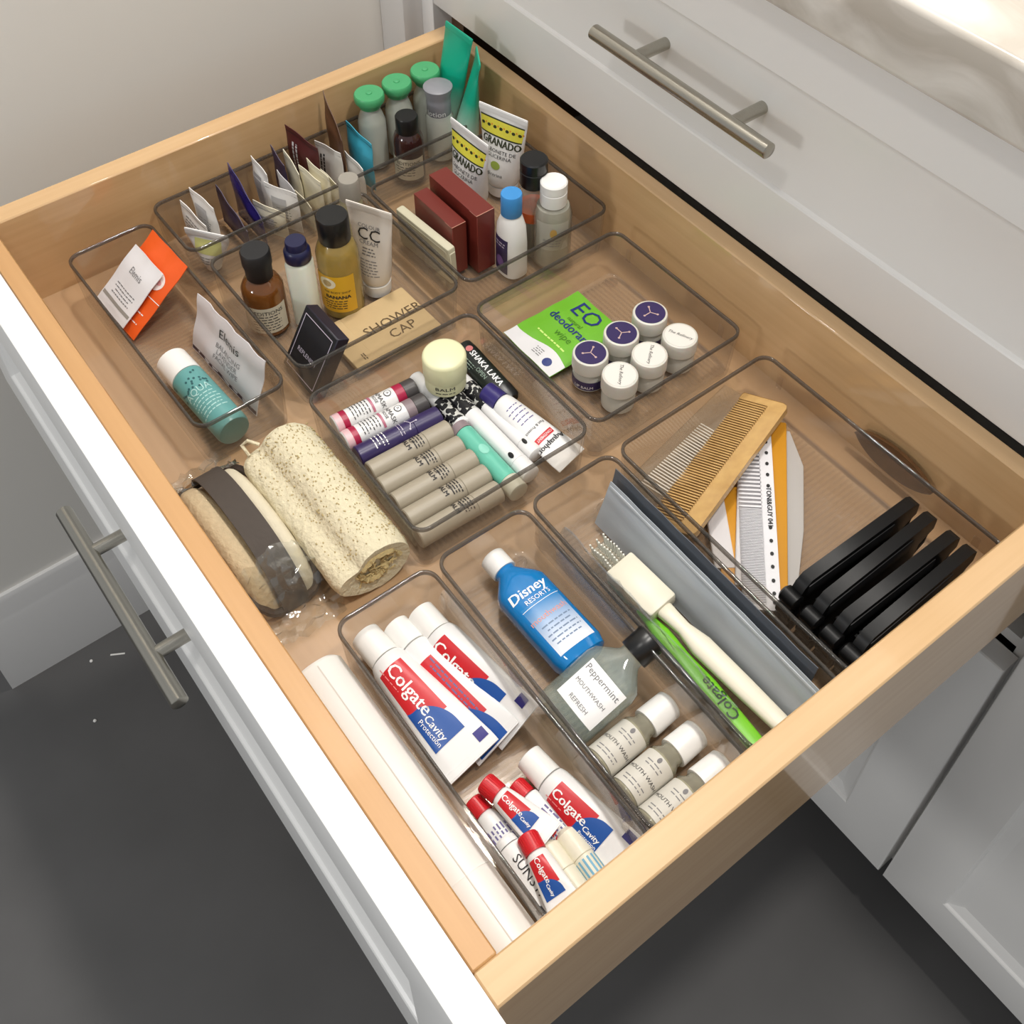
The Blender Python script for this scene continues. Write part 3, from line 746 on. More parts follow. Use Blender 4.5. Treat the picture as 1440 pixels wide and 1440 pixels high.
rnd = random.Random(31); V = []; F = []
for j in range(7):
    for i in range(31): V.append((44.8+16.8*i/30, 15.95+.25*sin(i*.9+j)*.6+.09*j+rnd.uniform(-.08, .08), .62+2.9*j/6+(.25*sin(i*1.3) if j == 6 else 0)))
n = len(V); V += [(a, b+.1+.25*sin(pi*((k//31)/6)), c) for k, (a, b, c) in enumerate(V)]
for j in range(6):
    for i in range(30):
        q = j*31+i; F.append((q, q+1, q+32, q+31)); F.append((n+q, n+q+31, n+q+32, n+q+1))
mk('film', V, F, SLV, o, ang=60)
mk('folded_edge', *tube([(44.9+16.6*i/20, 16.55+.08*sin(i), 3.55+.1*sin(i*1.7)) for i in range(21)], .07, 6), SLV, o)

# ================================================================ bin J : combs
WCOMB = wood('comb_wood', (212, 172, 108), (180, 138, 80), 1, .5)
def comb(name, label, L, w_, spine, th, m, nt_, end=.5, tooth=.5, fine_from=None, nfine=0, cat='comb', holes=None):
    """local z along the comb, x from the spine (0) to the tooth tips (w_), front -y"""
    o = thing(name, label, cat)
    poly = [(.0, .5), (.15, .15), (.5, 0), (w_-.1, .0), (w_, .12), (w_, end), (spine+.02, end), (spine+.02, L-end), (w_, L-end), (w_, L-.12), (w_-.1, L), (.5, L), (.15, L-.15), (0, L-.5)]
    R0 = [(x, -th/2, z) for x, z in poly]; R1 = [(x, th/2, z) for x, z in poly]
    mk('spine', *rings_mesh([[(spine*.0+x, y*.8, z) for x, y, z in R0], R0, R1]), m, o, ang=50)
    z0, z1 = end, (fine_from or L-end); P = []
    pit = (z1-z0)/nt_
    def tooth_(z, pw):
        return prism([(spine-.05, z-pw*tooth/2), (w_-.25, z-pw*tooth*.42), (w_, z-pw*.08), (w_, z+pw*.08), (w_-.25, z+pw*tooth*.42), (spine-.05, z+pw*tooth/2)], -th*.4, th*.4)
    def flip(vf): return [(x, y2, z) for x, z, y2 in vf[0]], [tuple(reversed(f)) for f in vf[1]]
    for i in range(nt_):
        v, f = flip(tooth_(z0+pit*(i+.5), pit)); P.append((v, f))
    if nt_ <= 60:
        for v, f in P: mk('tooth', v, f, m, o, smooth=False)
    if nfine:
        P = []; pit = (L-end-fine_from)/nfine
        for i in range(nfine): P.append(flip(tooth_(fine_from+pit*(i+.5), pit)))
        q = mk('fine_teeth', *join(P), m, o, smooth=False); q['kind'] = 'stuff'
    return o
o = comb('wooden_comb', 'pale wooden comb with long fine teeth lying across the near back bin', 14.4, 3.9, 1.45, .45, WCOMB, 52, .75, .5)
# spine on the back/near side, teeth towards the bin wall
def comb_frame(o, org, zdir, xdir):
    z = Vector(zdir).normalized(); x = Vector(xdir); x = (x-z*x.dot(z)).normalized(); y = z.cross(x)
    o.matrix_world = Matrix(((x.x, y.x, z.x, org[0]*S), (x.y, y.y, z.y, org[1]*S), (x.z, y.z, z.z, org[2]*S), (0, 0, 0, 1)))
comb_frame(o, (46.45, 37.1, 3.0), (3.75, -12.4, -.15), (-3.6, -.6, -1.1))
o = thing('comb_sleeve', 'clear ribbed plastic sleeve under the wooden comb', 'sleeve')
V, F = box(0, 4.4, -.2, .2, 0, 13.5, .1, 1); mk('film', V, F, clear_film, o)
P = [box(.5, 3.4, -.235, -.2, 4.5+.27*i, 4.6+.27*i) for i in range(28)]
q = mk('moulded_ribs', *join(P), mat('pale_rib', (206, 196, 180), .4), o, smooth=False); q['kind'] = 'stuff'
comb_frame(o, (45.4, 36.6, 1.75), (2.3, -12.4, -.1), (-3.2, -.6, -.25))
WCB = mat('white_comb_plastic', (226, 225, 228), .4, var=.01)
o = comb('white_comb', 'white cutting comb with black dots along its spine', 17.2, 2.55, .95, .3, WCB, 24, .45, .5, 9.0, 60)
B = Flat(-.15)
DOT = mat('black_dot', (22, 22, 24), .5)
class CB:
    P = staticmethod(lambda t, s, off=0: (t, -.15-off, s))
class CB2:
    P = staticmethod(lambda t, s, off=0: (t, .15+off, s))
comb_frame(o, (45.35, 36.3, 1.85), (10.9, -10.15, -.1), (-.70, -.72, -.05))
side = CB if (o.matrix_world.to_3x3() @ Vector((0, -1, 0))).z > 0 else CB2
for k in [1.0, 2.0, 3.0, 4.0, 5.0, 6.0, 7.0, 10.6, 11.7, 12.75, 13.8, 14.9, 15.9, 16.6]: oval(o, side, .42, k, .13, .16, DOT, 'printed_dot', .015, 10)
text(o, side, 'TONI&GUY 041', .42, 8.85, .5, DOT, 90 if side is CB else 90, .02, bold=.01)
AMB = mat('amber_card', (206, 144, 36), .4, var=.06)
GRYW = mat('packet_white', (216, 212, 212), .45, var=.02)
def combpack(label, org, zd, xd, L, w_):
    o = thing('comb_packet', label, 'packet')
    mk('card', *box(0, w_, -.22, .22, 0, L, .12, 2), AMB, o)
    mk('paper_sleeve', *loft([(1.2, w_/2-.45, .27, 6), (L-1.6, w_/2-.45, .27, 6)], 24), GRYW, o).location = (w_*.85*S, 0, 0)
    comb_frame(o, org, zd, xd); return o
combpack('amber and white comb packet lying under the white comb', (46.6, 37.0, 1.15), (10.9, -11.2, 0), (-.72, -.70, 0), 16.5, 3.0)
o = thing('clear_packet', 'clear paper-backed sleeve beside the white comb', 'packet')
mk('film', *loft([(0, .3, .05, 3), (3.2, 1.25, .12, 3), (9, 1.1, .14, 3), (14.2, .5, .05, 3)], 20), thin('milky_film', (240, 240, 238), .62, (214, 210, 206), gl=1.4), o)
lay(o, (46.9, 36.75, .75), (57.2, 26.4, .75), (0, 0, 1))
combpack('amber and white comb packet half hidden beside the toothbrush bin wall', (48.6, 30.1, .85), (8.4, -6.1, 0), (-.45, -.89, 0), 8.5, 2.4)
BC = mat('gloss_black_comb', (9, 9, 10), .42, spec=.3, var=.1)
for k, x in enumerate((58.35, 60.15, 61.85, 63.5)):
    o = thing('folding_comb', ('black plastic folding comb, farthest of the four standing together', 'black plastic folding comb, second of four from the white comb', 'black plastic folding comb, third of four from the white comb', 'black plastic folding comb, nearest the drawer near wall')[k], 'comb', 'black folding combs')
    L = 11.4; h = 5.2
    poly = [(0, .3), (0, 3.6), (.5, h-.5), (1.0, h), (L-.6, h+.05), (L, h-.35), (L+.1, h-1.5), (L-1.2, h-2.3), (L-1.5, .3)]
    v, f = prism(poly, -.42, .42); v = [(z, a, b) for a, b, z in v]
    mk('handle', v, f, BC, o, ang=50)
    v, f = box(-.5, .5, .8, L-2.4, h-1.9, h-.5, .12, 2); mk('side_grip', v, f, BLKM, o)
    for j in range(3):
        hv, hf = lathe([(.4, -.7), (.6, -.55), (.6, .55), (.4, .7)], 14)
        mk('hinge_knuckle', [(z, a-.15, b+1.0+1.35*j) for a, b, z in hv], hf, BC, o)
    P = []
    for j in range(22):
        yy = 1.4+.42*j; P.append(box(-.9, -.28, yy-.12, yy+.12, .4, 3.3)); 
    q = mk('teeth', *join(P), BC, o, smooth=False); q['kind'] = 'stuff'
    mk('tip', *tube([(0, L-1.2, .8), (0, L+.2, 1.6), (0, L+.6, 2.9)], [.22, .18, .1], 8), BC, o)
    o.matrix_world = Matrix.Translation(Vector((x, 24.6, ZF))*S) @ Matrix.Rotation(radians((-1, .5, -.5, 1)[k]), 4, 'Z')
TORT = mat('tortoiseshell', (92, 62, 36), .3, var=.6, scale=90, coat=.4)
o = thing('hair_barrette', 'oval brown tortoiseshell barrette standing behind the comb bin', 'hair clip')
R = []
for i in range(25):
    u = -1+2*i/24; hh = 1.2*(1-abs(u)**2.2)**.8+.05
    R.append([(3.55*u, -.18, -hh), (3.55*u, -.3, 0), (3.55*u, -.18, hh), (3.55*u, .12, hh), (3.55*u, .12, -hh)])
mk('shell', *rings_mesh(R), TORT, o, ang=50); mk('clasp', *box(-2.6, 2.6, .12, .25, -.25, .25, .05, 1), steel, o)
o.matrix_world = Matrix.Translation(Vector((54.4, 39.75, 2.45))*S) @ Matrix.Rotation(radians(-6), 4, 'X')

# ================================================================ bin L : lip balms, jar, tubes
ZL = ZF+.88
PINK = mat('pink_base', (226, 186, 190), .4); CRIM = mat('crimson_band', (172, 32, 70), .38); CHAR = mat('charcoal_cap', (74, 70, 70), .35); TAUP = mat('taupe_band', (140, 124, 128), .4)
for k, (x0, y0, x1, y1) in enumerate(((26.05, 9.3, 26.55, 16.3), (27.85, 9.1, 28.3, 16.3))):
    o, B = stick('lip_balm', ('red and white lip balm stick nearest the loofah bin wall', 'red and white lip balm stick beside the purple one')[k], 7.1, .84, WM, 'red and white lip balms', CHAR, 1.1)
    lay(o, (x0, y0, ZL), (x1, y1, ZL), (.0, 0, 1))
    mk('base_band', *loft([(.02, .78, .78), (.1, .855, .855), (.62, .855, .855)], 26), PINK, o)
    mk('red_band', *loft([(.62, .86, .86), (1.1, .86, .86)], 26), CRIM, o)
    mk('upper_band', *loft([(5.25, .86, .86), (6.0, .86, .86)], 26), CRIM if k == 0 else TAUP, o)
    fine(o, B, 0, 2.2, 6, 1.7, .26, .07, INK, 0, seed=3+k, off=.03); patch(o, B, -.95, .95, 3.1, 3.3, mat('dusty_rose_print', (186, 110, 130), .4), off=.03)
    text(o, B, 'DAMASK', 0, 4.0, .5, INK, 0, .04); text(o, B, 'ROSE', 0, 3.6, .34, INK, 0, .04); oval(o, B, 0, 4.7, .3, .3, INK, 'round_emblem', .03, 16); oval(o, B, 0, 4.7, .24, .24, WHT, 'round_emblem', .04, 16); text(o, B, 'A', 0, 4.7, .35, INK, 0, .05)
o, B = stick('lip_balm', 'deep purple lip balm stick with a thin white emblem', 7.1, .86, PURP, None, PURP, 2.3)
lay(o, (29.65, 9.15, ZL), (30.1, 16.2, ZL), (0, 0, 1))
def molecule(o, B, t, s, r, m):
    for k in range(3):
        a = radians(90+120*k); P = []
        for i in range(5): P.append((t+r*i/4*cos(a), s+r*i/4*sin(a)))
        oval(o, B, P[-1][0], P[-1][1], r*.16, r*.16, m, 'emblem_dot', .035, 8)
        nx, ny = -sin(a)*r*.06, cos(a)*r*.06; V = []
        for (x, y) in P: V += [B.P(x-nx, y-ny, .03), B.P(x+nx, y+ny, .03)]
        mk('emblem_line', V, [(2*i, 2*i+2, 2*i+3, 2*i+1) for i in range(4)], m, o)
    for k in range(3):
        a, b = radians(90+120*k), radians(210+120*k)
        if k == 1: continue
SILV = mat('pale_silver_print', (196, 188, 204), .4)
molecule(o, B, 0, 4.6, .5, SILV); fine(o, B, 0, 3.7, 2, 1.4, .24, .06, SILV); fine(o, B, 0, 1.9, 4, 1.5, .3, .09, WHT)
GRY = mat('greige_plastic', (166, 156, 138), .42, var=.02)
GL = ('greige lip balm tube next to the purple stick', 'greige lip balm tube, second from the purple stick', 'greige lip balm tube, third from the purple stick', 'greige lip balm tube, fourth from the purple stick', 'greige lip balm tube nearest the near wall of its bin')
for k, (x0, y0, x1, y1) in enumerate(((31.4, 9.1, 31.65, 16.2), (33.1, 8.95, 33.4, 15.7), (34.82, 9.0, 35.0, 15.75), (36.52, 8.9, 36.7, 15.75), (38.25, 8.7, 38.45, 15.6))):
    o, B = stick('lip_balm', GL[k], 7.0, .83, GRY, 'greige lip balm tubes', GRY, 2.2)
    lay(o, (x0, y0, ZL), (x1, y1, ZL), (0, 0, 1))
    text(o, B, 'BALM', -.2, 3.3, .5, INK, 0, .03, bold=.012); fine(o, B, 0, 4.15, 4, 1.5, .22, .09, INK, 0, seed=k); text(o, B, 'LIP', -.1, 3.75, .42, INK, 0, .04)
MINT = mat('mint_plastic', (104, 190, 166), .35, var=.04)
o, B = stick('lip_balm', 'mint green lip balm tube with a grey cap lying crosswise', 6.9, .8, MINT, None, mat('pale_clear_cap', (196, 194, 176), .3), 1.3)
lay(o, (32.6, 16.75, ZL), (39.5, 16.75, ZL), (0, 0, 1)); mk('end_cap', *loft([(-.75, .7, .7), (-.7, .78, .78), (0, .8, .8)], 26), TAUP, o); oval(o, B, 0, 2.6, .35, .5, mat('pale_mint_print', (140, 210, 190), .4), 'round_emblem', .02, 16)
def damask():
    m, nt, out = nt_new('black_white_damask')
    vz = N(nt, 'ShaderNodeTexVoronoi'); vz.inputs['Scale'].default_value = 260; tc = N(nt, 'ShaderNodeTexCoord')
    nz = N(nt, 'ShaderNodeTexNoise'); nz.inputs['Scale'].default_value = 170; nz.inputs['Detail'].default_value = 3
    mp = N(nt, 'ShaderNodeMath', operation='MULTIPLY'); r = N(nt, 'ShaderNodeValToRGB'); r.color_ramp.interpolation = 'CONSTANT'
    r.color_ramp.elements[0].color = lin((22, 22, 26)); r.color_ramp.elements[1].color = lin((206, 206, 200)); r.color_ramp.elements[1].position = .3
    p = N(nt, 'ShaderNodeBsdfPrincipled'); p.inputs['Roughness'].default_value = .4; L = nt.links.new
    L(tc.outputs['Object'], vz.inputs['Vector']); L(tc.outputs['Object'], nz.inputs['Vector']); L(vz.outputs['Distance'], mp.inputs[0]); L(nz.outputs['Fac'], mp.inputs[1]); L(mp.outputs[0], r.inputs[0]); L(r.outputs[0], p.inputs['Base Color']); L(p.outputs[0], out.inputs[0])
    return m
DAM = damask()
for k, (x0, y0, L, z) in enumerate(((25.6, 17.0, 6.4, 0), (27.2, 18.25, 11.6, .1), (27.3, 19.75, 10.2, 0))):
    o, B = stick('pen_tube', ('white tube with black damask band under the jar, front of three', 'long white tube with black damask band, middle of three beside the jar', 'white tube with black damask band next to the navy-capped ointment')[k], L, (.66, .74, .68)[k], WM, 'white damask tubes', WM, 1.5, 'tube')
    lay(o, (x0, y0, ZF+.74+z), (x0+L, y0+.15, ZF+.74+z), (0, 0, 1)); b0 = 29.0-x0
    mk('damask_band', *loft([(b0, .76 if k == 1 else .7, .76 if k == 1 else .7), (b0+2.5, .76 if k == 1 else .7, .76 if k == 1 else .7)], 26), DAM, o)
    if k == 1: oval(o, B, .35, 9.6, .18, .3, BLK, 'printed_dot', .03, 12)
    if k == 2: oval(o, B, .2, 9.0, .15, .3, BLK, 'printed_dot', .03, 12)
CRJ = mat('cream_jar', (228, 226, 184), .4, var=.01)
o = thing('cream_jar', 'round cream plastic jar resting on the white tubes', 'jar')
mk('jar_body', *lathe([(1.45, 0), (1.6, .12), (1.62, 1.4)], 40), CRJ, o); mk('lid', *lathe([(1.66, 1.35), (1.7, 1.42), (1.7, 3.1), (1.62, 3.3), (1.45, 3.4)], 40), CRJ, o)
B = Body([(0, 1.62, 1.62), (1.4, 1.62, 1.62)], True); text(o, B, 'BALM', .2, .95, .5, INK, 0, .03, sx=1.3); fine(o, B, .2, .5, 1, 1.6, .2, .08, INK); 
stand(o, (28.15, 18.25, 2.15), 48, 0, 0)
DGRN = mat('black_green_tube', (20, 28, 24), .38)
o = thing('salve_tube', 'flat black tube lettered in white along the bin back wall', 'tube')
R = [(0, .5, .4, 2.2), (.15, .95, .7, 2.4), (1.0, 1.02, .72, 2.6), (5.6, 1.02, .72, 2.6), (6.6, 1.0, .6, 2.6), (6.9, .8, .5, 2.4)]
mk('tube_body', *loft(R, 32), DGRN, o); B = Body(R); mk('cap', *loft([(5.7, 1.05, .75, 2.6), (6.7, 1.03, .62, 2.6), (6.95, .8, .5, 2.4)], 32), BLK, o)
lay(o, (25.2, 21.75, ZF+.75), (32.1, 21.45, ZF+.75), (0, -.25, 1))
text(o, B, 'SHAKA LAKA', -.3, 3.55, .72, WHT, 90, .03, bold=.02); oval(o, B, -.35, 1.05, .3, .3, mat('rose_emblem', (206, 120, 120), .4), 'round_emblem', .03, 12); text(o, B, 'OPEN', .3, 3.7, .5, mat('sage_print', (150, 170, 156), .4), 90, .03); fine(o, B, .55, 2.2, 3, 1.5, .2, .06, MATS['sage_print'], 90)
NAVC = mat('navy_cap', (44, 34, 104), .35)
o, B = squeeze('ointment_tube', 'white ointment tube with a navy cap lying beside the black tube', 9.0, 1.55, .82, .92, 2.7, WM, NAVC)
lay(o, (30.7, 20.25, ZF+1.6), (39.4, 21.6, ZF+.9), (0, -.15, 1))
text(o, B, 'Aquaphor', 0, 6.9, .62, INK, 0, .04, bold=.015); patch(o, B, -.85, .85, 5.95, 6.4, RED, 'red_label', 8, 2, .03); text(o, B, 'OINTMENT', 0, 6.17, .3, WHT, 0, .05); text(o, B, 'Fast & Protect', 0, 5.2, .32, INK, 0, .04); fine(o, B, 0, 3.6, 5, 1.4, .4, .08, LILAC)

# ================================================================ bin M : wipe and six jars
LIME = mat('lime_foil', (110, 180, 44), .4, var=.04)
o, B = sachet('wipe_packet', 'bright green and white wipe packet lying flat under the jars', 'packet', 7.9, 6.1, .45, LIME, seed=41)
from_corners(o, (31.75, 25.75, .85), (31.75, 33.6, .85), (25.7, 25.6, .85)); 
if (o.matrix_world.to_3x3() @ Vector((0, -1, 0))).z < 0: from_corners(o, (25.7, 33.6, .85), (25.7, 25.7, .85), (31.8, 33.6, .85))
o.location.z = .009
patch(o, B, -3.95, -1.9, .02, 6.08, CARD, 'white_end', 6, 12, .02, hi=lambda s: -2.35+.3*sin(s*.9))
class WP:                                   # printed upper face of the wipe packet, text running front to back bin side
    pass
NAVT = mat('navy_text', (24, 42, 116), .45)
# the packet's local x runs back to front; letters run from the far wall to the near one
def wtxt(s_, t, z, size, m, **k): return text(o, B, s_, t, z, size, m, WROT, .05, **k)
WROT = 90 if (o.matrix_world.to_3x3() @ Vector((0, 0, 1))).x > 0 else -90
TS = 1 if (o.matrix_world.to_3x3() @ Vector((1, 0, 0))).y > 0 else -1
wtxt('EO', TS*2.6, 3.3, 2.3, NAVT); wtxt('deodorant', TS*.6, 3.0, 1.15, NAVT, bold=.02); wtxt('wipe', TS*-.45, 2.6, 1.0, mat('dark_lime', (72, 128, 30), .45))
wtxt('natural', TS*1.25, 3.2, .6, MATS['dark_lime']); fine(o, B, TS*-1.5, 3.0, 1, 3.6, .3, .16, mat('pale_lime_print', (206, 236, 130), .45), 90)
oval(o, B, TS*-3.2, 1.3, .42, .42, NAVT, 'round_emblem', .03, 16); fine(o, B, TS*-3.0, 2.7, 4, 1.0, .2, .08, GREYINK, 90)
JAR = thin('frosted_jar', (236, 236, 230), .6, (226, 224, 216), rough=.12, gl=1.0)
LIDC = mat('frosted_lid', (212, 208, 198), .4, var=.01, sss=.2)
LIDW = mat('white_lid_label', (226, 222, 214), .45, var=.01)
JP = ((33.65, 28.2), (33.5, 31.5), (33.2, 34.8)); JW = ((36.75, 28.55), (36.55, 31.75), (36.5, 35.0))
JL = ('frosted jar with a purple lid label, nearest the lip balm bin', 'frosted jar with a purple lid label, middle of the purple row', 'frosted jar with a purple lid label, nearest the drawer back')
JL2 = ('frosted jar with a white lid label, nearest the lip balm bin', 'frosted jar with a white lid label, middle of the white row', 'frosted jar with a white lid label, nearest the drawer back')
for k, (x, y) in enumerate(JP+JW):
    o = thing('cream_pot', (JL+JL2)[k], 'jar', 'small frosted jars in the back bin'); pur = k < 3
    mk('jar_body', *lathe([(1.2, 0), (1.32, .1), (1.34, 1.75), (1.2, 1.95)], 34), JAR, o)
    mk('contents', *lathe([(1.1, .15), (1.2, .25), (1.2, 1.6), (1.1, 1.7)], 28), mat('pale_cream', (228, 224, 210), .5), o)
    mk('lid', *lathe([(1.36, 1.85), (1.43, 1.92), (1.43, 3.05), (1.38, 3.2), (1.3, 3.24)], 40), LIDC, o)
    T = Top(3.24)
    oval(o, T, 0, 0, 1.22, 1.22, PURP if pur else LIDW, 'lid_label', .015, 36)
    if pur: molecule(o, T, 0, 0, .62, mat('rose_gold_print', (196, 168, 160), .35)); patch(o, Body([(0, 1.34, 1.34), (3, 1.34, 1.34)], True), -1.9, 1.9, .25, 1.15, PURP, 'side_label', 14, 2, .02); text(o, Body([(0, 1.34, 1.34), (3, 1.34, 1.34)], True), 'LIP BALM', 0, .55, .4, WHT, 0, .04)
    else: text(o, T, 'The Refinery', 0, .05, .4, INK, 0, .03, slant=.25)
    stand(o, (x, y, ZF), (30, -30, 60, -45, -50, 25)[k])

# ================================================================ bin C : boxes, tubes, bottles
MAR = mat('maroon_card', (112, 42, 34), .35, var=.05)
def carton(label, x0, x1, y0, y1, z1, rot=0):
    o = thing('carton', label, 'box', 'maroon cartons'); cxx, cyy = (x0+x1)/2, (y0+y1)/2
    mk('box_body', *box(x0-cxx, x1-cxx, y0-cyy, y1-cyy, 0, z1-ZF, .04, 1), MAR, o)
    mk('top_flap', *box(x0-cxx+.02, x1-cxx+.03, y0-cyy-.03, y1-cyy-.05, z1-ZF-.02, z1-ZF+.05, .02, 1), MAR, o)
    e = mat('worn_card_edge', (196, 140, 120), .6)
    mk('edge_wear', *join([box(x1-cxx-.02, x1-cxx+.035, y0-cyy-.035, y1-cyy-.1, z1-ZF+.03, z1-ZF+.06), box(x1-cxx-1.0, x1-cxx, y0-cyy-.04, y0-cyy-.01, z1-ZF-.02, z1-ZF+.02)]), e, o, smooth=False)
    stand(o, (cxx, cyy, ZF), rot)
carton('tall maroon carton beside the printed white and yellow tubes', 11.5, 18.4, 28.45, 30.3, 7.0, .5)
carton('lower maroon carton in front of the taller one', 11.7, 17.35, 26.65, 28.1, 5.95, .5)
SOAP = mat('soap_paper', (206, 200, 174), .6, var=.03)
o = thing('wrapped_soap', 'thin cream paper-wrapped soap standing before the maroon cartons', 'soap')
mk('wrapper', *box(-3.6, 3.6, -.42, .42, 0, 4.1, .2, 2), SOAP, o); mk('paper_fold', *box(-3.3, 3.3, -.46, -.4, 3.1, 3.75, .03, 1), SOAP, o); mk('paper_fold', *box(3.5, 3.68, -.3, .3, .3, 3.6, .05, 1), SOAP, o)
stand(o, (14.55, 25.95, ZF), 4, -3)
YEL = mat('yellow_band', (222, 214, 74), .45, var=.1, scale=300); OLV = mat('dark_olive', (44, 50, 24), .5)
def herbal(label, p, yaw, lean, h, wt):
    o, B0 = squeeze('cream_tube', label, h, 1.1, 1.45, 1.65, wt, WM, WM, 'white and yellow cream tubes')
    # stands on its cap: local z goes up, front is -y
    stand(o, p, yaw, lean)
    hw = lambda s: B0.at(s)[0]*.93
    patch(o, B0, 0, 0, h-2.5, h-1.02, YEL, 'yellow_band', 14, 4, .02, lo=lambda s: -hw(s), hi=hw)
    for a in (h-2.57, h-1.09): patch(o, B0, 0, 0, a, a+.13, OLV, 'band_edge', 14, 1, .03, lo=lambda s: -hw(s), hi=hw)
    for i in range(7):
        t = -wt*.38+wt*.76*i/6; oval(o, B0, t, h-1.75, .2, .16, OLV, 'band_ornament', .03, 6); oval(o, B0, t+wt*.06, h-1.62, .1, .1, mat('orange_print', (226, 150, 50), .5), 'band_ornament', .03, 6)
    text(o, B0, 'GRANADO', .2, h-3.05, 1.0, OLV, 0, .04, sx=.8, bold=.03)
    for k, l in enumerate(('SABONETE DE', 'GLICERINA')): text(o, B0, l, .2, h-3.85-.5*k, .5, INK, 0, .04)
    oval(o, B0, 0, h-5.2, .5, .4, mat('sage_emblem', (150, 170, 70), .5), 'round_emblem', .03, 16); text(o, B0, 'glicerina', 0, h-6.1, .5, INK, 0, .04)
    return o
herbal('white cream tube with yellow ornamented band, directly behind the tall maroon carton', (11.0, 33.0, ZF), 2, 1, 8.6, 5.3)
herbal('white cream tube with yellow ornamented band, farther back by the drawer back', (10.6, 37.0, ZF), 18, 1, 8.7, 5.2)
o, B = bottle('mini_bottle', 'white bottle with a bright blue cap and dark purple side label', [(0, 1.15, .95, 2.4), (.15, 1.4, 1.15, 2.6), (3.5, 1.4, 1.15, 2.5), (5.2, 1.3, 1.1, 2.3), (6.2, .95, .9), (6.4, .8, .8), (6.6, .8, .8)], W,
              [(.86, 6.45), (.9, 6.5), (.9, 8.5), (.85, 8.6)], mat('bright_blue_cap', (62, 142, 208), .4, var=.02), arc=False)
patch(o, B, -1.0, .8, .5, 4.3, mat('aubergine_label', (54, 46, 84), .4), 'side_label', 10, 8, .02); fine(o, B, -.1, 3.6, 2, 1.3, .3, .12, SILV); oval(o, B, -.1, 1.7, .5, .6, mat('violet_print', (120, 90, 150), .5), 'label_blossom', .03, 12)
stand(o, (19.75, 31.05, ZF), 0)
CLRB = thin('clear_lotion_bottle', (240, 240, 236), .2, (214, 212, 200), rough=.05, gl=1.4)
o, B = bottle('mini_bottle', 'clear bottle with black flip cap and an orange band', [(0, 1.2, 1.2), (.15, 1.38, 1.38), (6.0, 1.38, 1.38), (6.9, 1.15, 1.15), (7.3, .8, .8), (7.5, .8, .8)], CLRB, fliptop(1.18, 7.4, 2.6), BLK)
mk('orange_band', *loft([(4.0, 1.4, 1.4), (5.0, 1.4, 1.4)], 30), mat('burnt_orange', (196, 84, 32), .4), o)
mk('liquid', *loft([(.2, 1.2, 1.2), (3.9, 1.25, 1.25)], 26), mat('brown_liquid', (118, 98, 76), .3), o)
stand(o, (18.7, 34.2, ZF), 40)
o, B = bottle('mini_bottle', 'clear bottle with a white flip cap and leaf emblem', [(0, 1.3, 1.3), (.2, 1.62, 1.62), (5.4, 1.65, 1.65), (6.2, 1.4, 1.4), (6.45, .9, .9), (6.6, .9, .9)], CLRB, fliptop(1.15, 6.45, 2.3), W)
mk('liquid', *loft([(.2, 1.45, 1.45), (5.6, 1.5, 1.5), (6.2, 1.35, 1.35)], 30), thin('cloudy_liquid', (236, 236, 224), .5, (220, 218, 202)), o)
patch(o, B, -1.5, 1.5, 2.4, 5.4, thin('pale_label', (240, 240, 236), .5, (216, 212, 200)), 'front_label', 12, 4, .03); oval(o, B, .1, 4.3, .3, .5, mat('ochre_leaf', (190, 150, 80), .5), 'leaf_emblem', .04, 12); fine(o, B, 0, 3.2, 3, 1.6, .3, .1, GREYINK, off=.05)
stand(o, (20.75, 34.7, ZF), 50)

# ================================================================ bin D : bottles, tube, cartons
AMBER = mat('amber_bottle', (126, 74, 26), .1, trans=.3, var=.1, coat=.6)
LABP = mat('cream_label', (222, 214, 192), .5, var=.02)
o, B = bottle('mini_bottle', 'amber bottle with black cap and cream printed label', [(0, 1.5, 1.5), (.15, 1.72, 1.72), (4.4, 1.72, 1.72), (5.0, 1.45, 1.45), (5.4, .9, .9), (5.6, .9, .9)], AMBER, [(1.0, 5.45), (1.08, 5.55), (1.1, 6.6), (1.2, 6.9), (1.2, 8.1), (1.1, 8.25)], BLKM)
patch(o, B, -1.9, 2.6, .5, 3.3, LABP, 'front_label', 18, 3, .02); text(o, B, 'EDITIONS', .95, 2.75, .56, INK, 0, .04); fine(o, B, .7, 1.6, 6, 2.4, .3, .1, INK); 
stand(o, (12.7, 11.15, ZF), 40)
MILK = mat('milk_white', (226, 228, 212), .35, var=.01, sss=.2)
NVC = mat('midnight_cap', (26, 28, 64), .3)
o, B = bottle('mini_bottle', 'slim milk-white bottle with a midnight blue stepped cap', [(0, .85, .85, 2.6), (.15, 1.05, 1.05, 3), (6.6, 1.05, 1.05, 3), (7.0, .9, .9, 2.4), (7.2, .7, .7)], MILK, [(1.0, 6.95), (1.08, 7.05), (1.08, 7.9), (.98, 8.1), (.86, 8.2), (.86, 8.75), (.8, 8.9)], NVC)
stand(o, (14.35, 13.95, ZF), 38)
YLIQ = thin('yellow_wash', (232, 216, 150), .55, (186, 160, 84), rough=.06, gl=1.4)
o, B = bottle('mini_bottle', 'large black-capped bottle of yellow wash with a yellow label', [(0, 1.55, 1.55), (.2, 1.75, 1.75), (6.4, 1.75, 1.75), (7.3, 1.45, 1.45), (7.7, 1.1, 1.1), (7.8, 1.05, 1.05)], YLIQ, [(1.25, 7.6), (1.3, 7.7), (1.3, 9.9), (1.22, 10.05)], BLK, liquid=[(.2, 1.55, 1.55), (4.9, 1.58, 1.58)], lm=mat('golden_liquid', (178, 140, 60), .2))
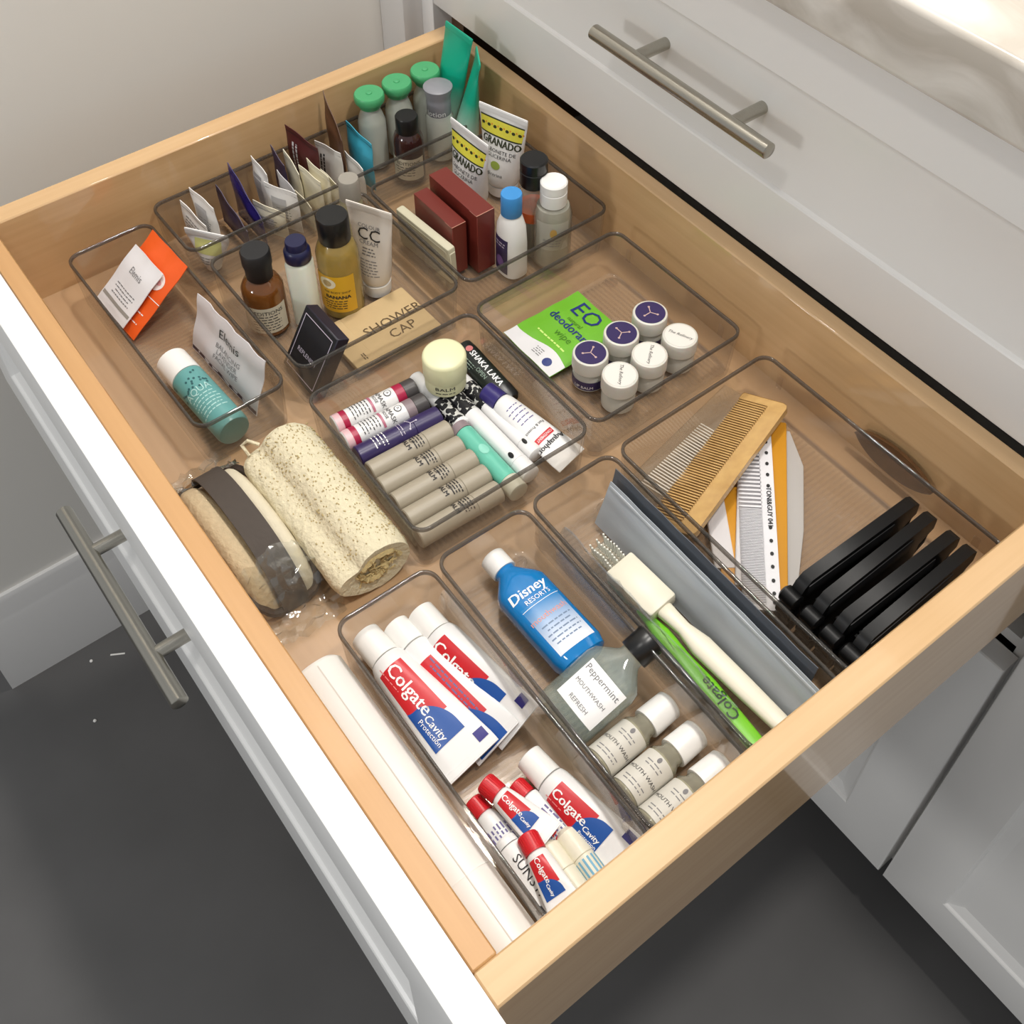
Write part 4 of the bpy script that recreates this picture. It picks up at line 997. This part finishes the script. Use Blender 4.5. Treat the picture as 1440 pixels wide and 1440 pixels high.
patch(o, B, -1.7, 1.9, .9, 4.9, mat('banana_label', (224, 172, 34), .45, var=.04), 'front_label', 16, 5, .02); oval(o, B, -.45, 4.1, .75, .6, mat('round_white_seal', (236, 226, 196), .5), 'round_emblem', .03, 20); oval(o, B, -.45, 4.1, .4, .34, mat('tan_print', (186, 160, 110), .5), 'round_emblem', .04, 16)
text(o, B, 'THE BODY SHOP', .3, 3.15, .3, INK, 0, .04); text(o, B, 'BANANA', .35, 2.6, .52, INK, 0, .04, bold=.02); fine(o, B, .1, 1.75, 4, 2.3, .27, .1, INK)
stand(o, (14.7, 17.2, ZF), 38)
o, B = squeeze('cream_tube', 'white cream tube lettered in grey standing behind the kraft envelope', 9.2, 1.2, 1.2, 1.3, 4.2, mat('pearl_tube', (222, 214, 204), .32, var=.01), W)
stand(o, (14.75, 20.5, ZF), 28, 0)
for l, z, s_ in (('COLOUR', 7.25, .5), ('CC', 6.5, 1.55), ('CREAM', 5.75, .55)): text(o, B, l, 0, z, s_, INK if l == 'CC' else GREYINK, 0, .04)
fine(o, B, 0, 4.9, 3, 1.5, .3, .12, GREYINK, seed=2); fine(o, B, 0, 3.3, 6, 1.9, .3, .08, GREYINK, seed=5)
SCAP = mat('satin_grey_cap', (150, 144, 134), .4, var=.03)
o, B = bottle('mini_bottle', 'slim pale bottle with a satin grey cap behind the yellow wash', [(0, .8, .8), (.1, .95, .95), (7.2, .95, .95), (7.5, .8, .8), (7.7, .75, .75)], thin('pale_olive_bottle', (226, 224, 200), .5, (190, 184, 150), gl=1.2), [(.9, 7.5), (.92, 7.6), (.86, 9.4), (.8, 9.55)], SCAP)
stand(o, (11.1, 20.9, ZF), 30)
NVB = mat('night_card', (32, 28, 44), .4, var=.06); NVF = mat('charcoal_card', (26, 27, 32), .5)
o = thing('carton', 'small night-blue carton with a thin silver frame, leaning back', 'box')
mk('box_body', *box(-2.4, 2.4, 0, 1.15, 0, 5.7, .06, 1), NVB, o); mk('front_face', *box(-2.33, 2.33, -.03, .02, .07, 5.63, .02, 1), NVF, o)
F_ = Flat(-.03)
for a in ((-2.0, 2.0, .4, .47), (-2.0, 2.0, 5.15, 5.22), (-2.0, -1.93, .4, 5.2), (1.93, 2.0, .4, 5.2)): patch(o, F_, *a, SILV, 'silver_frame', 2, 2, .012)
text(o, F_, 'REPLENISH', -.1, 2.3, .55, SILV, 0, .02)
from_corners(o, (17.35, 9.75, .62), (22.1, 9.75, .62), (17.0, 12.55, 5.45))
KRAFT = mat('kraft_paper', (206, 178, 132), .7, var=.05, scale=120)
o = thing('envelope', 'flat kraft paper envelope with line lettering lying in the bin', 'envelope')
mk('paper', *box(-2.9, 2.9, -4.1, 4.1, 0, .5, .15, 2), KRAFT, o); mk('flap', *box(-2.85, 2.85, -4.05, -2.2, .48, .53, .02, 1), KRAFT, o)
T = Top(.5)
class TR:
    P = staticmethod(lambda t, s, off=0: (s, t, .5+off))
KINK = mat('sepia_ink', (92, 72, 44), .6)
for l, y, s_ in (('SHOWER', .55, 1.35), ('CAP', -.9, 1.35)):
    text(o, T, l, 1.2+(-y-.2)*1.0-.6, 1.3, s_, KINK, 90, .03)
fine(o, T, 1.9, -2.9, 2, .8, .2, .1, KINK, off=.05)
stand(o, (19.15, 18.0, ZF), 1.5)

# ================================================================ bin B : sachets and bottles
WS = mat('white_foil', (238, 236, 232), .4, var=.02); CS = mat('cream_foil', (232, 225, 200), .42, var=.02); PS = mat('aubergine_foil', (54, 42, 72), .32, var=.1); BS = mat('violet_blue_foil', (40, 30, 98), .25, var=.12, coat=.4)
MS = mat('maroon_foil', (78, 28, 30), .35, var=.1); BRS = mat('brown_foil', (92, 60, 40), .35, var=.1); TQ = mat('turquoise_foil', (64, 170, 196), .38, var=.03); SV = mat('silver_foil', (196, 194, 196), .3, var=.04)
G = 'sachets in the far wall bin'
SA = [  # y, x0, x1, top left z, top right z, material, lean, yaw, print, label
 (10.95, -1.0, 2.4, 4.9, 3.9, WS, 4, 9, 'rows', 'white sachet with printed rows at the front end of the far row'),
 (12.1, -1.0, 2.4, 5.8, 5.4, WS, 4, 9, 'bar', 'white sachet standing behind the printed white one'),
 (14.2, -1.1, 4.2, 4.8, 3.0, PS, 5, 0, '', 'dull aubergine sachet next to the glossy violet one'),
 (15.7, -1.0, 4.2, 6.6, 3.2, BS, 5, 0, '', 'glossy violet-blue sachet, tallest at the front of the row'),
 (16.9, 1.5, 4.9, 3.9, 3.6, CS, 4, 26, 'bar', 'pale cream sachet right behind the violet-blue one'),
 (17.95, -1.0, 1.4, 6.3, 5.6, WS, 4, 2, 'bar', 'narrow white sachet against the far bin wall'),
 (18.3, 1.5, 4.9, 5.3, 5.1, WS, 4, 27, 'bar', 'bright white sachet with a grey panel, centre of the row'),
 (19.15, 1.3, 4.3, 5.6, 5.1, SV, 4, 0, 'bar', 'silver-white sachet in front of the cream ones'),
 (19.95, -1.1, 1.2, 6.5, 5.6, PS, 4, 0, '', 'aubergine sachet sticking up behind the narrow white one'),
 (20.1, 2.4, 5.1, 3.6, 3.2, CS, 4, 2, '', 'shortest cream sachet, front right of the cream group'),
 (20.75, -.2, 2.3, 6.2, 4.9, CS, 4, 0, '', 'cream sachet at the left of the cream group'),
 (21.3, 1.7, 4.7, 5.5, 5.2, CS, 4, 8, '', 'cream sachet in the middle of the cream group'),
 (22.0, 1.9, 4.9, 6.0, 5.5, CS, 4, 8, '', 'cream sachet at the back of the cream group'),
 (22.8, 2.5, 5.1, 4.7, 4.3, CS, 4, 6, '', 'cream sachet set apart on the right of the cream group'),
 (22.2, -1.2, 2.5, 7.9, 6.9, MS, 4, 16, 'vert', 'dark maroon sachet with upright lettering, far side of the row'),
 (24.35, -.4, 3.0, 5.6, 5.8, WS, 4, 12, 'vert', 'white sachet with dark upright lettering before the brown one'),
 (25.6, -1.2, 2.2, 9.7, 6.4, BRS, 4, -8, '', 'tall brown sachet rising to a point at the far wall'),
 (25.8, 1.7, 4.8, 4.8, 4.6, WS, 4, 0, '', 'white sachet in front of the turquoise one'),
 (27.2, .2, 3.7, 6.7, 5.9, TQ, 4, 7, '', 'turquoise sachet beside the green-capped bottles'),
]
for k, (y, x0, x1, zl, zr, m, lean, yaw, pr, lb) in enumerate(SA):
    h = (zl+zr)/2-ZF; wd = x1-x0
    o, B = sachet('sachet', lb, 'sachet', wd, h, .55 if m is not PS else .4, m, G, seed=50+k, wav=.05)
    sh = (zr-zl)/wd
    for c in o.children:                       # slanting upper edge
        for v in c.data.vertices: v.co.z += sh*v.co.x*(v.co.z/(h*S))
    P0 = B.P
    class B2:
        P = staticmethod(lambda t, z, off=0, P0=P0, sh=sh, h=h: (lambda q: (q[0], q[1], q[2]+sh*t*(z/h)))(P0(t, z, off)))
    patch(o, B2, -wd/2+.04, wd/2-.04, h-.5, h-.42, mat('seal_line', (168, 164, 160), .5) if m in (WS, CS, SV) else NAVY if m is BS else mat('dark_seal', (40, 30, 36), .5), 'seal_line', 8, 1, .015)
    if pr == 'rows': fine(o, B2, 0, h*.5, 7, wd*.75, .3, .1, GREYINK, seed=k)
    if pr == 'bar': patch(o, B2, -wd*.3, wd*.15, .6, h-1.1, mat('soft_grey_print', (186, 184, 184), .5), 'grey_panel', 6, 6, .02); fine(o, B2, .1, h*.4, 5, wd*.5, .3, .08, GREYINK, seed=k)
    if pr == 'vert': fine(o, B2, -wd*.22, h*.55, 2, h*.6, .4, .2, INK if m is WS else SV, 90, seed=k)
    stand(o, ((x0+x1)/2, y, ZF), yaw, 0)
o, B = squeeze('cream_tube', 'white tube with a yellow-green panel at the front end of the far row', 4.0, .5, .7, .95, 4.1, WM, W, cat='tube')
stand(o, (3.75, 10.7, ZF), 36, 0)
patch(o, B, -1.2, 1.3, 1.9, 3.2, mat('pale_chartreuse', (214, 216, 140), .5, var=.05), 'panel', 8, 5, .02); fine(o, B, 0, 1.3, 3, 1.5, .25, .08, GREYINK)
GCAP = mat('jade_green_cap', (82, 176, 118), .35, trans=.15, var=.03)
BB = thin('cloudy_bottle', (236, 238, 230), .55, (224, 226, 218), gl=1.2)
for k, (x, y, lb) in enumerate(((.1, 29.75, 'bottle with a jade green disc cap, nearest the turquoise sachet'), (.1, 32.75, 'bottle with a jade green disc cap, middle of the three'), (.1, 35.9, 'bottle with a jade green disc cap, nearest the teal tubes'))):
    o, B = bottle('mini_bottle', lb, [(0, 1.1, 1.1), (.15, 1.3, 1.3), (5.0, 1.3, 1.3), (5.8, 1.05, 1.05), (6.2, .9, .9), (6.6, .85, .85)], BB, [(1.0, 6.5), (1.05, 6.6), (1.1, 7.0), (1.35, 7.1), (1.4, 7.2), (1.4, 7.75), (1.3, 7.9)], GCAP, 'jade-capped bottles', liquid=[(.15, 1.15, 1.15), (4.8, 1.18, 1.18)], lm=mat('milky_liquid', (232, 230, 218), .4))
    mk('spout_button', *lathe([(.3, 7.88), (.28, 7.98), (.2, 8.02)], 14), GCAP, o)
    stand(o, (x, y, ZF), 40)
DBR = mat('dark_brown_bottle', (54, 26, 24), .12, trans=.1, var=.1, coat=.5)
o, B = bottle('mini_bottle', 'dark brown bottle with black cap and cream label, before the grey-capped one', [(0, 1.2, 1.2), (.15, 1.42, 1.42), (4.4, 1.42, 1.42), (5.0, 1.2, 1.2), (5.4, .8, .8)], DBR, [(.98, 5.2), (1.05, 5.3), (1.05, 6.8), (.98, 6.9)], BLK)
patch(o, B, -1.9, 1.9, .5, 2.9, LABP, 'front_label', 16, 3, .02); text(o, B, 'EDITIONS', .3, 2.4, .52, INK, 0, .04); fine(o, B, 0, 1.5, 4, 2.2, .3, .09, INK)
stand(o, (3.75, 31.3, ZF), 40)
GCP = mat('cool_grey_cap', (140, 140, 146), .4, var=.02)
o, B = bottle('mini_bottle', 'lotion bottle with a flared cool grey cap beside the teal tubes', [(0, 1.1, 1.1), (.15, 1.3, 1.3), (4.6, 1.3, 1.3), (5.0, 1.15, 1.15)], BB, [(1.1, 4.9), (1.14, 5.0), (1.14, 6.4), (1.1, 6.6), (1.15, 6.9), (1.35, 7.7), (1.36, 7.8), (1.3, 7.85)], GCP, liquid=[(.15, 1.15, 1.15), (4.4, 1.18, 1.18)], lm=MATS['milky_liquid'])
text(o, Body([(0, 1.15, 1.15), (9, 1.15, 1.15)], True), 'lotion', 0, 5.4, .8, WHT, 0, .03)
stand(o, (2.9, 35.4, ZF), 42)
def teal_fade():
    m, nt, out = nt_new('teal_fading_to_white')
    tc = N(nt, 'ShaderNodeTexCoord'); sp = N(nt, 'ShaderNodeSeparateXYZ'); r = N(nt, 'ShaderNodeMapRange')
    r.inputs['From Min'].default_value = .02; r.inputs['From Max'].default_value = .068
    cr = N(nt, 'ShaderNodeValToRGB'); cr.color_ramp.elements[0].color = lin((206, 216, 204)); cr.color_ramp.elements[1].color = lin((18, 168, 136))
    p = N(nt, 'ShaderNodeBsdfPrincipled'); p.inputs['Roughness'].default_value = .3; L = nt.links.new
    L(tc.outputs['Object'], sp.inputs[0]); L(sp.outputs['Z'], r.inputs[0]); L(r.outputs[0], cr.inputs[0]); L(cr.outputs[0], p.inputs['Base Color']); L(p.outputs[0], out.inputs[0])
    return m
TF = teal_fade(); TLC = mat('teal_tube_cap', (206, 216, 204), .4)
for lb, p, yaw, roll, h, wt in (('tall teal tube fading to white, in the far back drawer corner', (.7, 37.2, ZF), 8, 7, 12.1, 3.5), ('teal tube seen edge-on next to the taller one in the corner', (4.3, 36.9, ZF), -30, 0, 11.2, 3.0)):
    o, B = squeeze('cream_tube', lb, h, 1.1, 1.1, 1.35, wt, TF, TLC, 'teal tubes in the far back corner'); stand(o, p, yaw, 6 if roll else 9, roll)
